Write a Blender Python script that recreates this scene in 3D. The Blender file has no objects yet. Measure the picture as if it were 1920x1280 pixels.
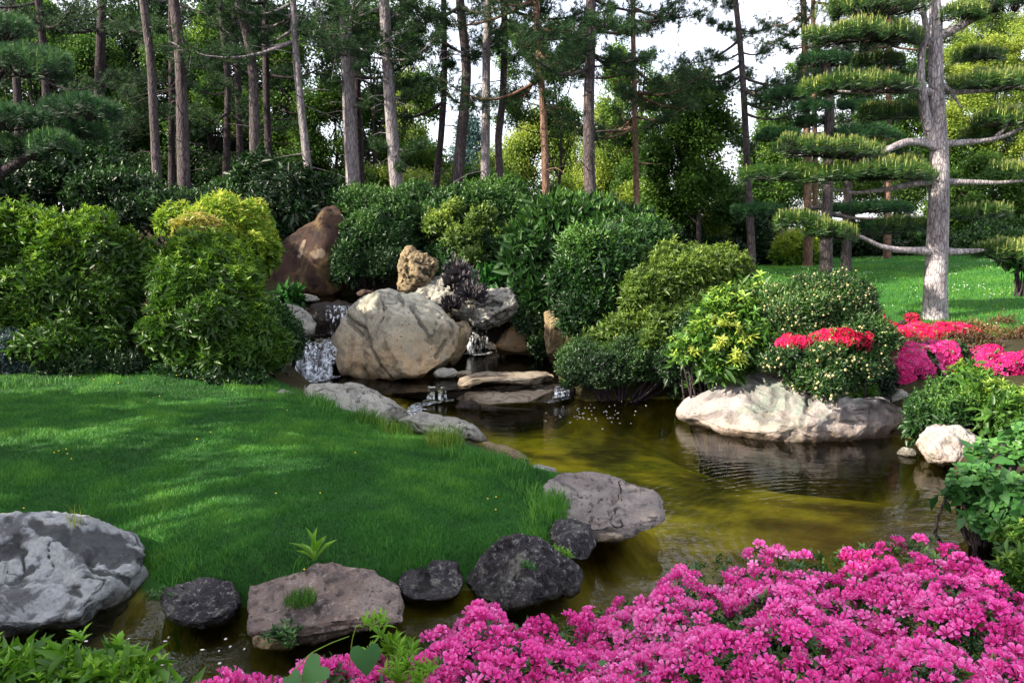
import bpy, math, random
import numpy as np
from mathutils import Vector, Matrix

sc = bpy.context.scene
COL = sc.collection
R = math.radians
# ------------------------------------------------------------------ camera
FPX, HOR, CAMZ = 1493.0, 430.0, 2.3
PITCH = math.atan((640 - HOR) / FPX)
cam = bpy.data.cameras.new('camera'); camo = bpy.data.objects.new('camera', cam); COL.objects.link(camo)
cam.sensor_width = 36.0; cam.lens = 36.0 * FPX / 1920.0
cam.clip_start = 0.05; cam.clip_end = 2000
camo.location = (0, 0, CAMZ); camo.rotation_euler = (R(90) - PITCH, 0, 0)
sc.camera = camo
# ------------------------------------------------------------------ light
SUN = Vector((-0.80, -0.30, 0.50)).normalized()
w = bpy.data.worlds.new('World'); sc.world = w; w.use_nodes = True
nt = w.node_tree; nt.nodes.clear()
so = nt.nodes.new('ShaderNodeOutputWorld'); sb = nt.nodes.new('ShaderNodeBackground'); sk = nt.nodes.new('ShaderNodeTexSky')
sk.sky_type = 'NISHITA'; sk.sun_disc = False
sk.sun_elevation = math.asin(SUN.z); sk.sun_rotation = math.atan2(SUN.x, SUN.y)
sk.air_density = 1.0; sk.dust_density = 2.5; sk.ozone_density = 1.0
sb.inputs['Strength'].default_value = 0.13
tc = nt.nodes.new('ShaderNodeTexCoord'); cn = nt.nodes.new('ShaderNodeTexNoise'); cn.inputs['Scale'].default_value = 2.2; cn.inputs['Detail'].default_value = 6
nt.links.new(tc.outputs['Generated'], cn.inputs['Vector']); cr = nt.nodes.new('ShaderNodeMapRange'); nt.links.new(cn.outputs['Fac'], cr.inputs[0])
for i_, v_ in enumerate((.35, .65, .45, .85)): cr.inputs[i_ + 1].default_value = v_
cm = nt.nodes.new('ShaderNodeMix'); cm.data_type = 'RGBA'; nt.links.new(cr.outputs[0], cm.inputs[0]); nt.links.new(sk.outputs[0], cm.inputs[6]); cm.inputs[7].default_value = (5.5, 5.4, 5.9, 1)
nt.links.new(cm.outputs[2], sb.inputs[0]); nt.links.new(sb.outputs[0], so.inputs[0])
sl = bpy.data.lights.new('sun', 'SUN'); slo = bpy.data.objects.new('sun', sl); COL.objects.link(slo)
sl.energy = 5.0; sl.angle = R(0.5); sl.color = (1.0, 0.90, 0.74)
slo.rotation_euler = SUN.to_track_quat('Z', 'Y').to_euler()
sc.view_settings.view_transform = 'Standard'; sc.view_settings.look = 'None'
sc.view_settings.exposure = 1.55; sc.view_settings.gamma = 1.0
sc.cycles.max_bounces = 6; sc.cycles.diffuse_bounces = 3; sc.cycles.glossy_bounces = 3
sc.cycles.transmission_bounces = 4; sc.cycles.transparent_max_bounces = 8
sc.cycles.caustics_reflective = False; sc.cycles.caustics_refractive = False
sc.cycles.sample_clamp_indirect = 4.0

# ------------------------------------------------------------------ maths helpers
rng = np.random.default_rng(7)
def A(*v): return np.array(v, dtype=np.float64)
def unit(v): return v / np.maximum(np.linalg.norm(v, axis=-1, keepdims=True), 1e-9)
_c, _s = math.cos(PITCH), math.sin(PITCH)
def ray(px, py):
    a, b = (px - 960) / FPX, -(py - 640) / FPX
    return A(a, _c + b * _s, b * _c - _s)
def P(px, py, z):            # where the sight line meets height z
    r = ray(px, py); t = (z - CAMZ) / r[2]; return A(0, 0, CAMZ) + r * t
def D(px, py, d):            # point of the sight line at distance d in front
    r = ray(px, py); return A(0, 0, CAMZ) + r * (d / r[1])
def M(n, d): return n * d / FPX

_perm = np.random.default_rng(3).permutation(256); _perm = np.concatenate([_perm, _perm, _perm])
_g = unit(np.random.default_rng(4).normal(size=(256, 3)))
def perlin(p):
    p = np.asarray(p, dtype=np.float64); i = np.floor(p).astype(int); f = p - i; i &= 255
    u = f * f * f * (f * (f * 6 - 15) + 10)
    def g(dx, dy, dz):
        h = _perm[_perm[_perm[i[..., 0] + dx & 255] + (i[..., 1] + dy & 255)] + (i[..., 2] + dz & 255) & 255]
        v = _g[h]; return v[..., 0] * (f[..., 0] - dx) + v[..., 1] * (f[..., 1] - dy) + v[..., 2] * (f[..., 2] - dz)
    def l(a, b, t): return a + t * (b - a)
    x00 = l(g(0, 0, 0), g(1, 0, 0), u[..., 0]); x10 = l(g(0, 1, 0), g(1, 1, 0), u[..., 0])
    x01 = l(g(0, 0, 1), g(1, 0, 1), u[..., 0]); x11 = l(g(0, 1, 1), g(1, 1, 1), u[..., 0])
    return l(l(x00, x10, u[..., 1]), l(x01, x11, u[..., 1]), u[..., 2]) * 1.4
def fbm(p, o=4, k=2.03, a=0.5):
    s = 0; m = 1.0
    for j in range(o): s = s + m * perlin(p + 17.3 * j); p = p * k; m *= a
    return s
def smooth(t): t = np.clip(t, 0, 1); return t * t * (3 - 2 * t)

# ------------------------------------------------------------------ object helpers
BASE = {}
def tag(o, label=None, cat=None, group=None, kind=None):
    if label: o['label'] = label
    if cat: o['category'] = cat
    if group: o['group'] = group
    if kind: o['kind'] = kind
    return o
def thing(name, loc, label, cat, group=None):
    o = bpy.data.objects.new(name, None); COL.objects.link(o); o.empty_display_size = 0.2
    o.location = [float(q) for q in loc]; BASE[o.name] = A(*loc); return tag(o, label, cat, group)
def mesh(name, V, F, mat, parent=None, attrs=None, smooth_=True, origin=None, uvs=None):
    V = np.asarray(V, dtype=np.float64).reshape(-1, 3); F = np.asarray(F)
    b = BASE[parent.name] if parent is not None else (A(*origin) if origin is not None else A(0, 0, 0))
    me = bpy.data.meshes.new(name)
    me.vertices.add(len(V)); me.vertices.foreach_set('co', (V - b).astype(np.float32).ravel())
    k = F.shape[1]
    me.loops.add(F.size); me.loops.foreach_set('vertex_index', F.astype(np.int32).ravel())
    me.polygons.add(len(F)); me.polygons.foreach_set('loop_start', (np.arange(len(F)) * k).astype(np.int32))
    me.update(calc_edges=True)
    if smooth_: me.polygons.foreach_set('use_smooth', np.ones(len(F), dtype=bool))
    if attrs:
        for n_, a in attrs.items():
            at = me.attributes.new(n_, 'FLOAT', 'POINT'); at.data.foreach_set('value', np.asarray(a, dtype=np.float32))
    if mat: me.materials.append(mat)
    o = bpy.data.objects.new(name, me); COL.objects.link(o)
    if parent is not None: o.parent = parent; BASE[o.name] = b
    else: o.location = b; BASE[o.name] = b
    return o
class MB:                     # collects triangles with one float per vertex
    def __init__(s): s.V = []; s.F = []; s.r = []; s.n = 0
    def add(s, V, F, r=0.5):
        V = V.reshape(-1, 3); s.V.append(V); s.F.append(F + s.n); s.n += len(V)
        s.r.append(np.full(len(V), r) if np.isscalar(r) else r)
    def build(s, name, mat, parent=None, smooth_=True, origin=None):
        return mesh(name, np.concatenate(s.V), np.concatenate(s.F), mat, parent, {'rnd': np.concatenate(s.r)}, smooth_, origin)
def frames(X, Z):
    X = unit(X); Z = Z - (Z * X).sum(-1, keepdims=True) * X
    bad = np.linalg.norm(Z, axis=-1) < 1e-5; Z[bad] = np.cross(X[bad], A(0.3, 0.9, 0.1))
    Z = unit(Z); return np.stack([X, np.cross(Z, X), Z], axis=-1)
def inst(tv, tf, Pn, Rn, S):
    S = np.asarray(S); T = tv[None] * (S[:, None, None] if S.ndim == 1 else S[:, None, :])
    V = np.einsum('nij,nkj->nki', Rn, T) + Pn[:, None, :]
    F = tf[None] + (np.arange(len(Pn)) * len(tv))[:, None, None]
    return V.reshape(-1, 3), F.reshape(-1, tf.shape[1])
def rdir(n, g=rng): return unit(g.normal(size=(n, 3)))
LEAF = (A(0,0,0, .42,.5,.10, 1,0,-.12, .42,-.5,.10).reshape(4, 3), np.array([[0, 2, 1], [0, 3, 2]]))
ROUND = (A(0,0,0, .15,.40,.03, .5,.52,.05, .85,.36,.0, 1,0,-.06, .85,-.36,.0, .5,-.52,.05, .15,-.40,.03, .5,0,-.03).reshape(9, 3), np.array([[0, 8, 1], [1, 8, 2], [2, 8, 3], [3, 8, 4], [4, 8, 5], [5, 8, 6], [6, 8, 7], [7, 8, 0]]))
LEAF6 = (A(0,0,0, .25,.36,.07, .62,.40,.05, 1,0,-.16, .62,-.40,.05, .25,-.36,.07, .5,0,-.02).reshape(7, 3),
         np.array([[0, 6, 1], [1, 6, 2], [2, 6, 3], [3, 6, 4], [4, 6, 5], [5, 6, 0]]))
def leaves(mb, Pn, X, Z, L, W, r, t=LEAF):
    S = np.stack([L, W, L], -1); V, F = inst(t[0], t[1], Pn, frames(X, Z), S)
    mb.add(V, F, np.repeat(r, len(t[0])))
def rosettes(mb, Pn, Ax, k, phi, L, W, r, t=LEAF, jitter=0.2, g=rng, rise=0.3):
    n = len(Pn); fr = frames(Ax, rdir(n, g)); ang = (np.arange(k)[None] * 2.39996 + g.uniform(0, 6.28, n)[:, None])
    ph = R(phi) + g.normal(0, jitter, (n, k)) - np.linspace(-.15, .35, k)[None]
    rad = np.cos(ang)[..., None] * fr[:, None, :, 1] + np.sin(ang)[..., None] * fr[:, None, :, 2]
    X = Ax[:, None] * np.cos(ph)[..., None] + rad * np.sin(ph)[..., None]
    PP = Pn[:, None] + Ax[:, None] * (np.linspace(0, rise, k)[None, :, None] * np.asarray(L).reshape(-1, 1, 1))
    l = (np.asarray(L).reshape(-1, 1) * g.uniform(.7, 1.15, (n, k)))
    leaves(mb, PP.reshape(-1, 3), X.reshape(-1, 3), np.repeat(Ax, k, 0), l.ravel(), (l * W).ravel(),
           np.clip(np.repeat(r, k) + g.normal(0, .10, n * k), 0, 1), t)
def sticks(mb, a, b, ra, rb, r=.5):
    a, b = np.atleast_2d(a), np.atleast_2d(b); n = len(a); fr = frames(b - a, np.tile(A(.1, .2, 1), (n, 1)))
    an = np.arange(3) * 2.0944; rad = np.cos(an)[None, :, None] * fr[:, None, :, 1] + np.sin(an)[None, :, None] * fr[:, None, :, 2]
    ra = np.broadcast_to(ra, n); rb = np.broadcast_to(rb, n)
    V = np.concatenate([a[:, None] + rad * ra[:, None, None], b[:, None] + rad * rb[:, None, None]], 1)
    f = np.array([[0, 1, 4], [0, 4, 3], [1, 2, 5], [1, 5, 4], [2, 0, 3], [2, 3, 5]])
    mb.add(V.reshape(-1, 3), (f[None] + (np.arange(n) * 6)[:, None, None]).reshape(-1, 3), r)
def resample(pts, n):
    pts = np.asarray(pts, float); t = np.concatenate([[0], np.cumsum(np.linalg.norm(np.diff(pts, axis=0), axis=1))]); u = np.linspace(0, t[-1], n)
    # catmull style smoothing: interpolate then blur
    Q = np.stack([np.interp(u, t, pts[:, i]) for i in range(3)], -1)
    for _ in range(max(1, n // (3 * len(pts)))): Q[1:-1] = (Q[:-2] + 2 * Q[1:-1] + Q[2:]) / 4
    return Q
def tube(mb, pts, r0, r1, seg=12, n=None, bump=.08, flare=0.0, seed=0.0, r=.5, power=1.0):
    n = n or max(6, len(pts) * 3); Q = resample(pts, n); T = unit(np.gradient(Q, axis=0)); fr = frames(T, np.tile(A(.13, -1, .2), (n, 1)))
    an = np.arange(seg) * 2 * math.pi / seg; t = np.linspace(0, 1, n)
    rad = (r0 + (r1 - r0) * t ** power) * (1 + flare * np.exp(-t * n * .35))
    dirs = np.cos(an)[None, :, None] * fr[:, None, :, 1] + np.sin(an)[None, :, None] * fr[:, None, :, 2]
    rr = rad[:, None] * (1 + bump * 1.6 * perlin(dirs * 2.1 + Q[:, None] * A(1.2, 1.2, .9) / max(r0 * 6, .05) * .5 + seed))
    V = Q[:, None] + dirs * rr[..., None]; V = np.concatenate([V.reshape(-1, 3), Q[-1:]])
    i = np.arange(n - 1)[:, None] * seg; j = np.arange(seg)[None]; k = (j + 1) % seg
    F = np.concatenate([np.stack([i + j, i + k, i + seg + k], -1).reshape(-1, 3), np.stack([i + j, i + seg + k, i + seg + j], -1).reshape(-1, 3)])
    jj = np.arange(seg); F = np.concatenate([F, np.stack([(n - 1) * seg + jj, (n - 1) * seg + (jj + 1) % seg, np.full(seg, n * seg)], -1)])
    mb.add(V, F, r); return Q

# ------------------------------------------------------------------ materials
class NT:
    def __init__(s, name):
        s.m = bpy.data.materials.new(name); s.m.use_nodes = True; s.t = s.m.node_tree; s.t.nodes.clear()
        s.out = s.n('OutputMaterial')
    def n(s, typ, **kw):
        x = s.t.nodes.new('ShaderNode' + typ)
        for k, v in kw.items(): setattr(x, k, v)
        return x
    def l(s, a, b): s.t.links.new(a, b)
    def noise(s, scale, detail=4, rough=.6, vec=None, dist=0):
        x = s.n('TexNoise'); x.inputs['Scale'].default_value = scale; x.inputs['Detail'].default_value = detail
        x.inputs['Roughness'].default_value = rough; x.inputs['Distortion'].default_value = dist
        s.l(vec if vec is not None else s.pos(), x.inputs['Vector']); return x.outputs['Fac']
    def pos(s, sc_=(1, 1, 1), rot=(0, 0, 0)):
        g = s.n('NewGeometry')
        mp = s.n('Mapping'); mp.inputs['Scale'].default_value = sc_; mp.inputs['Rotation'].default_value = rot; s.l(g.outputs['Position'], mp.inputs['Vector']); return mp.outputs[0]
    def ramp(s, fac, stops, ease=False):
        x = s.n('ValToRGB'); e = x.color_ramp.elements
        while len(e) < len(stops): e.new(.5)
        for q, (p_, c) in zip(e, stops): q.position = p_; q.color = (*c, 1) if len(c) == 3 else c
        s.l(fac, x.inputs[0]); return x.outputs[0]
    def rng(s, fac, a, b, c=0, d=1):
        x = s.n('MapRange'); s.l(fac, x.inputs[0])
        for i, v in enumerate((a, b, c, d)): x.inputs[i + 1].default_value = v
        return x.outputs[0]
    def mix(s, fac, a, b, mode='MIX'):
        x = s.n('Mix', data_type='RGBA', blend_type=mode); 
        if isinstance(fac, (int, float)): x.inputs[0].default_value = fac
        else: s.l(fac, x.inputs[0])
        for i, v in ((6, a), (7, b)):
            if isinstance(v, tuple): x.inputs[i].default_value = (*v, 1)
            else: s.l(v, x.inputs[i])
        return x.outputs[2]
    def math(s, op, a, b=None):
        x = s.n('Math', operation=op)
        for i, v in enumerate((a, b)):
            if v is None: continue
            if isinstance(v, (int, float)): x.inputs[i].default_value = v
            else: s.l(v, x.inputs[i])
        return x.outputs[0]
    def attr(s, name): x = s.n('Attribute'); x.attribute_name = name; return x.outputs['Fac']
    def bump(s, h, strength=.5, dist=.02, prev=None):
        x = s.n('Bump'); x.inputs['Strength'].default_value = strength; x.inputs['Distance'].default_value = dist; s.l(h, x.inputs['Height'])
        if prev is not None: s.l(prev, x.inputs['Normal'])
        return x.outputs[0]
    def pr(s, col, rough=.6, nrm=None, spec=.4):
        x = s.n('BsdfPrincipled')
        if isinstance(col, tuple): x.inputs['Base Color'].default_value = (*col, 1)
        else: s.l(col, x.inputs['Base Color'])
        if isinstance(rough, (int, float)): x.inputs['Roughness'].default_value = rough
        else: s.l(rough, x.inputs['Roughness'])
        x.inputs['Specular IOR Level'].default_value = spec
        if nrm is not None: s.l(nrm, x.inputs['Normal'])
        return x.outputs[0]
    def done(s, sh): s.l(sh, s.out.inputs[0]); return s.m
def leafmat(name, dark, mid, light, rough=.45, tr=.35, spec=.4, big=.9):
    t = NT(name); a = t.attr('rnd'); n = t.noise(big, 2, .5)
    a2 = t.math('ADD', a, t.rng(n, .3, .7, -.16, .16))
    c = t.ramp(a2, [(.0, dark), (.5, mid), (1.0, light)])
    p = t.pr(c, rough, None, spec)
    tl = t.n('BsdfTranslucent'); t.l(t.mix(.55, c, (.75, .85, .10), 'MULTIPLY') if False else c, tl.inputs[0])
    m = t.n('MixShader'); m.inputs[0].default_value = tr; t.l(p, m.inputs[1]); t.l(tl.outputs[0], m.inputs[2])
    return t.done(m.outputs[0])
LM = {
 'hedge': leafmat('pieris_leaf', (.020, .055, .008), (.070, .175, .014), (.24, .40, .025)),
 'hedge_gold': leafmat('golden_new_leaf', (.12, .17, .02), (.36, .36, .05), (.62, .50, .16)),
 'laurel': leafmat('laurel_leaf', (.010, .030, .009), (.022, .072, .014), (.085, .19, .03), .42, .25, .35),  # leaf colour lowered to stand in for shade on the middle shrubs
 'dark': leafmat('dark_evergreen_leaf', (.006, .017, .006), (.013, .042, .010), (.045, .12, .02), .4, .25),  # dark evergreen colour, lowered further in place of missing shade
 'bamboo': leafmat('lance_leaf', (.012, .038, .010), (.034, .10, .018), (.11, .24, .035), .4, .35),
 'lime': leafmat('lime_leaf', (.05, .13, .014), (.16, .30, .022), (.50, .58, .07), .45, .4),
 'crown': leafmat('sunlight_painted_crown_leaf', (.08, .18, .015), (.26, .40, .03), (.62, .64, .10), .45, .4),  # lime leaf made paler to paint sunlight onto the shrub crown
 'olive': leafmat('olive_green_leaf', (.035, .07, .012), (.10, .18, .022), (.27, .36, .05), .45, .35),
 'box': leafmat('box_leaf', (.010, .028, .008), (.022, .062, .013), (.07, .15, .02), .35, .2),
 'blue': leafmat('blue_grey_leaf', (.02, .035, .04), (.05, .085, .09), (.12, .18, .17), .5, .2),
 'budshrub': leafmat('budded_shrub_leaf', (.012, .036, .008), (.028, .080, .014), (.08, .17, .03), .35, .2),
 'rhodo': leafmat('rhododendron_leaf', (.03, .085, .014), (.10, .24, .025), (.36, .50, .07), .42, .4),
 'round': leafmat('rounded_leaf', (.02, .07, .018), (.05, .17, .035), (.13, .30, .07), .4, .4, .4, 3),
 'forewhorl': leafmat('bright_whorl_leaf', (.05, .14, .012), (.14, .34, .02), (.30, .54, .05), .35, .4),
 'tree_dark': leafmat('shade_painted_tree_leaf', (.008, .026, .007), (.022, .060, .012), (.07, .15, .022), .5, .4, .3, .5),  # woodland leaf darkened to paint the shade on the left trees
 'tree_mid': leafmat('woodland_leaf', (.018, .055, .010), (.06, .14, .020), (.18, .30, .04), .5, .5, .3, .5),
 'tree_gold': leafmat('sunlight_painted_birch_leaf', (.06, .12, .018), (.20, .30, .04), (.50, .55, .10), .5, .5, .3, .5),  # yellow-green birch leaf, with sunlight on the far crowns painted in
 'tree_blue': leafmat('blue_conifer_leaf', (.02, .06, .05), (.06, .13, .12), (.14, .24, .2), .5, .3, .3, .5),
 'needle': leafmat('pine_needle', (.008, .024, .010), (.020, .055, .018), (.065, .12, .028), .6, .3, .15, 1.5),
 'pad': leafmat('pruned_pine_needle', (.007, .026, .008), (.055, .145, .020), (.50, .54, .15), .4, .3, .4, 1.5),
 'pad_dark': leafmat('dark_pine_needle', (.010, .036, .014), (.032, .105, .030), (.13, .25, .05), .5, .3, .25, 1.5),  # darker, bluer needle than on the big pruned pine
 'grass': leafmat('lawn_grass_blade', (.014, .066, .012), (.044, .185, .024), (.15, .35, .04), .5, .35, .3, 1.1),
 'tallgrass': leafmat('tall_grass_blade', (.02, .08, .012), (.08, .22, .022), (.42, .46, .09), .5, .45, .3, 2),
 'azleaf': leafmat('azalea_leaf', (.012, .040, .010), (.035, .105, .018), (.11, .24, .03), .35, .25, .5),
 'pink': leafmat('pink_azalea_petal', (.50, .010, .17), (.88, .068, .43), (.97, .34, .70), .5, .35, .25, 2.5),
 'red': leafmat('red_azalea_petal', (.42, .003, .03), (.72, .010, .09), (.85, .04, .20), .5, .35, .25, 2),
 'magenta': leafmat('magenta_azalea_petal', (.42, .006, .10), (.70, .02, .20), (.85, .16, .50), .5, .35, .25, 2),
 'rust': leafmat('rusty_leaf', (.05, .03, .015), (.13, .07, .03), (.28, .20, .05), .6, .3),
 'heather': leafmat('bare_purple_twig', (.03, .026, .032), (.06, .052, .062), (.12, .105, .12), .7, .1),
}
def barkmat(name, a, b, c, scale=9):
    t = NT(name); v = t.pos((1, 1, .22)); n = t.noise(scale, 6, .7, v); vo = t.n('TexVoronoi', feature='DISTANCE_TO_EDGE'); vo.inputs['Scale'].default_value = scale * 2.0
    t.l(t.pos((1, 1, .3)), vo.inputs['Vector']); crack = t.rng(t.math('ADD', vo.outputs[0], t.rng(t.noise(scale * 3, 4, .7, v), .3, .7, -.06, .10)), 0, .16, .25, 1)
    big = t.noise(1.3, 3, .6)
    col = t.mix(t.rng(big, .4, .65), t.ramp(n, [(.3, a), (.52, b), (.75, c)]), t.ramp(n, [(.3, a), (.6, b)]))
    col = t.mix(crack, tuple(q * .6 for q in a), col)
    h = t.math('ADD', t.math('MULTIPLY', crack, .6), n)
    return t.done(t.pr(col, .85, t.bump(h, .9, .03), .2))
BM = {
 'pale': barkmat('pale_pine_bark', (.13, .11, .12), (.26, .235, .245), (.42, .39, .39)),
 'grey': barkmat('grey_brown_bark', (.04, .032, .034), (.09, .072, .075), (.17, .14, .14)),
 'dark': barkmat('dark_bark', (.022, .016, .02), (.05, .038, .042), (.09, .07, .07)),
 'red': barkmat('reddish_pine_bark', (.08, .045, .03), (.20, .12, .085), (.36, .24, .17)),
 'pine': barkmat('silvery_pine_bark', (.13, .11, .12), (.38, .345, .36), (.70, .66, .67), 12),
}
def rockmat(name, c1, c2, c3, stain=None, lichen=None, pits=.5, scale=2.2, wet=0.0, rough=.85, low=None, lowz=(0.3, 1.0), speck=None, bumps=.9, cavk=.85, st=(.50, .64), markc=None):
    t = NT(name); n = t.noise(scale, 8, .62, None, .6); n2 = t.noise(scale * 4.5, 6, .7, None, .3); fine = t.noise(scale * 22, 5, .75)
    c = t.ramp(n, [(.30, c1), (.50, c2), (.68, c3)])
    c = t.mix(t.rng(n2, .42, .62, 0, .6), c, c2)
    if stain: c = t.mix(t.rng(t.noise(scale * 1.1, 5, .7, t.pos((1, 1, .6)), 1.4), st[0], st[1], 0, .92), c, stain)
    gz = t.n('SeparateXYZ'); g = t.n('NewGeometry'); t.l(g.outputs['Position'], gz.inputs[0]); z = gz.outputs[2]
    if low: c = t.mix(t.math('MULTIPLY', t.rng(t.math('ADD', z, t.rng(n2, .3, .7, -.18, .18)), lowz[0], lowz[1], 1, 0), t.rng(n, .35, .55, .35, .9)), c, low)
    if lichen: c = t.mix(t.rng(t.noise(scale * 2.4, 7, .75, None, .8), .52, .62, 0, .8), c, lichen)
    if speck:
        c = t.mix(t.rng(t.noise(scale * 9, 4, .8), .56, .64, 0, .85), c, speck)
    vo = t.n('TexVoronoi'); vo.inputs['Scale'].default_value = scale * 9; vo.inputs['Randomness'].default_value = 1; t.l(t.pos(), vo.inputs['Vector'])
    pit = t.rng(vo.outputs['Distance'], .06, .28, 0, 1); pm = t.rng(t.noise(scale * 1.7, 3, .6), .5, .6, 0, pits)
    pitc = t.math('SUBTRACT', 1.0, t.math('MULTIPLY', t.math('SUBTRACT', 1.0, pit), pm))
    c = t.mix(pitc, tuple(q * .25 for q in c1), c)
    c = t.mix(t.rng(fine, .35, .65, 0, .55), c, tuple(q * .42 for q in c2))
    if markc: c = t.mix(t.rng(t.attr('mark'), .45, .7, 0, .9), c, t.ramp(n2, [(.3, tuple(q * .7 for q in markc)), (.7, markc)]))
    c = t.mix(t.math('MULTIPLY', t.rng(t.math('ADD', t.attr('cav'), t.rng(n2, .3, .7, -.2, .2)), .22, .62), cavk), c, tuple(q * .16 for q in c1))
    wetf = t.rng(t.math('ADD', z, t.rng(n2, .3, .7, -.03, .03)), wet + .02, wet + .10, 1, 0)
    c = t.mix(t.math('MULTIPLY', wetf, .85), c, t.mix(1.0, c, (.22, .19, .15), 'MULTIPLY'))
    h = t.math('ADD', t.math('ADD', t.math('MULTIPLY', n2, .9), t.math('MULTIPLY', fine, .35)), t.math('MULTIPLY', pitc, .6))
    rg = t.rng(wetf, 0, 1, rough, .3)
    return t.done(t.pr(c, rg, t.bump(h, bumps, .05), .35))
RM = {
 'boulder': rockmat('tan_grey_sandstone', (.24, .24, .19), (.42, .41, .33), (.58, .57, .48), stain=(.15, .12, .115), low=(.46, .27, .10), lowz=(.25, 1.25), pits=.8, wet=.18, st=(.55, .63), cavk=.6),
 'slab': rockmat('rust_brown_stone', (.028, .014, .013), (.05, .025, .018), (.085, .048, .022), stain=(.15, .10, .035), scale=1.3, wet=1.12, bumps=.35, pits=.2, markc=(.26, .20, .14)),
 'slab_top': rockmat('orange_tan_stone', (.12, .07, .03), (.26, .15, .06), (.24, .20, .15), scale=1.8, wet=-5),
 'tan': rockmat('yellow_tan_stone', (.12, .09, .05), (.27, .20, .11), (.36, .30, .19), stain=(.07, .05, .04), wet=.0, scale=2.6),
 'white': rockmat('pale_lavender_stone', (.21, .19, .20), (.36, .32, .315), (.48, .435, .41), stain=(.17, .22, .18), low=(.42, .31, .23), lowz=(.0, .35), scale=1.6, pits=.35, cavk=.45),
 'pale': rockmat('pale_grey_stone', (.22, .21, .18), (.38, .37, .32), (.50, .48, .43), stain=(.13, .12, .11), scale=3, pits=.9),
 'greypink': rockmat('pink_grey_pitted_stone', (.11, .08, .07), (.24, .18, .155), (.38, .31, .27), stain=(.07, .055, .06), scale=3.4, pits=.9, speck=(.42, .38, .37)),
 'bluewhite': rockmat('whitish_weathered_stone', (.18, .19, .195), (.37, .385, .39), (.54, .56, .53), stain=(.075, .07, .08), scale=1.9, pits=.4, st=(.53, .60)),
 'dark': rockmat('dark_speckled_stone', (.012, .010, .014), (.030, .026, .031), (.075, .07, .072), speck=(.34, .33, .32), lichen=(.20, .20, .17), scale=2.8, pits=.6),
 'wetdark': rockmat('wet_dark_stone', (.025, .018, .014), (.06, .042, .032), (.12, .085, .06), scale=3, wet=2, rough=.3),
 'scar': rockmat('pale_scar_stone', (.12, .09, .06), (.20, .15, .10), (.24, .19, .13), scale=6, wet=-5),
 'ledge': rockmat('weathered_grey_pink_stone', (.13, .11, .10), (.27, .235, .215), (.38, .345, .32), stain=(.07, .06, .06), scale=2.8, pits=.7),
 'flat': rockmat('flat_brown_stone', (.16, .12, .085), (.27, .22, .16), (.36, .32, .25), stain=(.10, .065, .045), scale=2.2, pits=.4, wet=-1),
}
def simple(name, col, rough=.5, spec=.4, tr=0, em=0):
    t = NT(name); p = t.pr(col, rough, None, spec)
    return t.done(p)

# ------------------------------------------------------------------ terrain
def poly(pts, z): return np.array([P(x, y, z)[:2] for x, y in pts])
POOL = poly([(-900, 1130), (-60, 1175), (280, 1150), (460, 1140), (560, 1160), (740, 1130), (860, 1110), (1000, 1110), (1070, 1060), (1100, 1010), (1150, 975), (1180, 930),
             (1080, 910), (1000, 895), (965, 860), (900, 830), (820, 805), (770, 800), (800, 770), (790, 748), (860, 742), (1060, 738), (1100, 752), (1270, 745), (1330, 770),
             (1420, 798), (1500, 812), (1640, 822), (1720, 826), (1770, 870), (1800, 960), (1850, 1010), (1900, 1060), (2000, 1110), (2300, 1290), (1500, 1330), (500, 1330), (-300, 1400), (-1400, 1400)], 0)
MIDP = poly([(545, 712), (560, 694), (700, 680), (860, 668), (885, 652), (1010, 652), (1060, 690), (1056, 712), (850, 727), (720, 735), (610, 735)], .18)
UPP = poly([(585, 572), (665, 572), (690, 553), (560, 551)], 1.12)
LEDGE = poly([(560, 634), (640, 634), (650, 624), (575, 622)], .70)
RIGHTUP = poly([(868, 606), (935, 606), (945, 597), (870, 597)], .70)
LAWN = poly([(-500, 1010), (0, 1000), (280, 1040), (300, 1100), (450, 1090), (600, 1062), (750, 1082), (870, 1065), (960, 1020), (1050, 985), (1075, 930), (1020, 890), (960, 865),
             (900, 838), (820, 815), (740, 795), (640, 765), (560, 752), (510, 738), (440, 722), (330, 716), (180, 724), (0, 742), (-500, 800)], .35)
RLAWN = np.array([(3.2, 16.5), (4.6, 14.2), (6.2, 11.9), (9.2, 10.0), (13, 7.5), (22, 6), (40, 20), (40, 34), (20, 27.5), (10, 26), (5, 26), (3.6, 22)])
def sdist(p, Q):              # signed distance to a polygon, positive outside
    a = Q; b = np.roll(Q, -1, 0); best = np.full(len(p), 1e9); ins = np.zeros(len(p), bool)
    for u, v in zip(a, b):
        e = v - u; q = p - u; t = np.clip((q @ e) / (e @ e), 0, 1); dd = q - t[:, None] * e
        best = np.minimum(best, (dd ** 2).sum(1))
        c = (u[1] > p[:, 1]) != (v[1] > p[:, 1]); 
        with np.errstate(divide='ignore', invalid='ignore'): ins ^= c & (p[:, 0] < (v[0] - u[0]) * (p[:, 1] - u[1]) / (v[1] - u[1]) + u[0])
    d = np.sqrt(best); return np.where(ins, -d, d)
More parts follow.
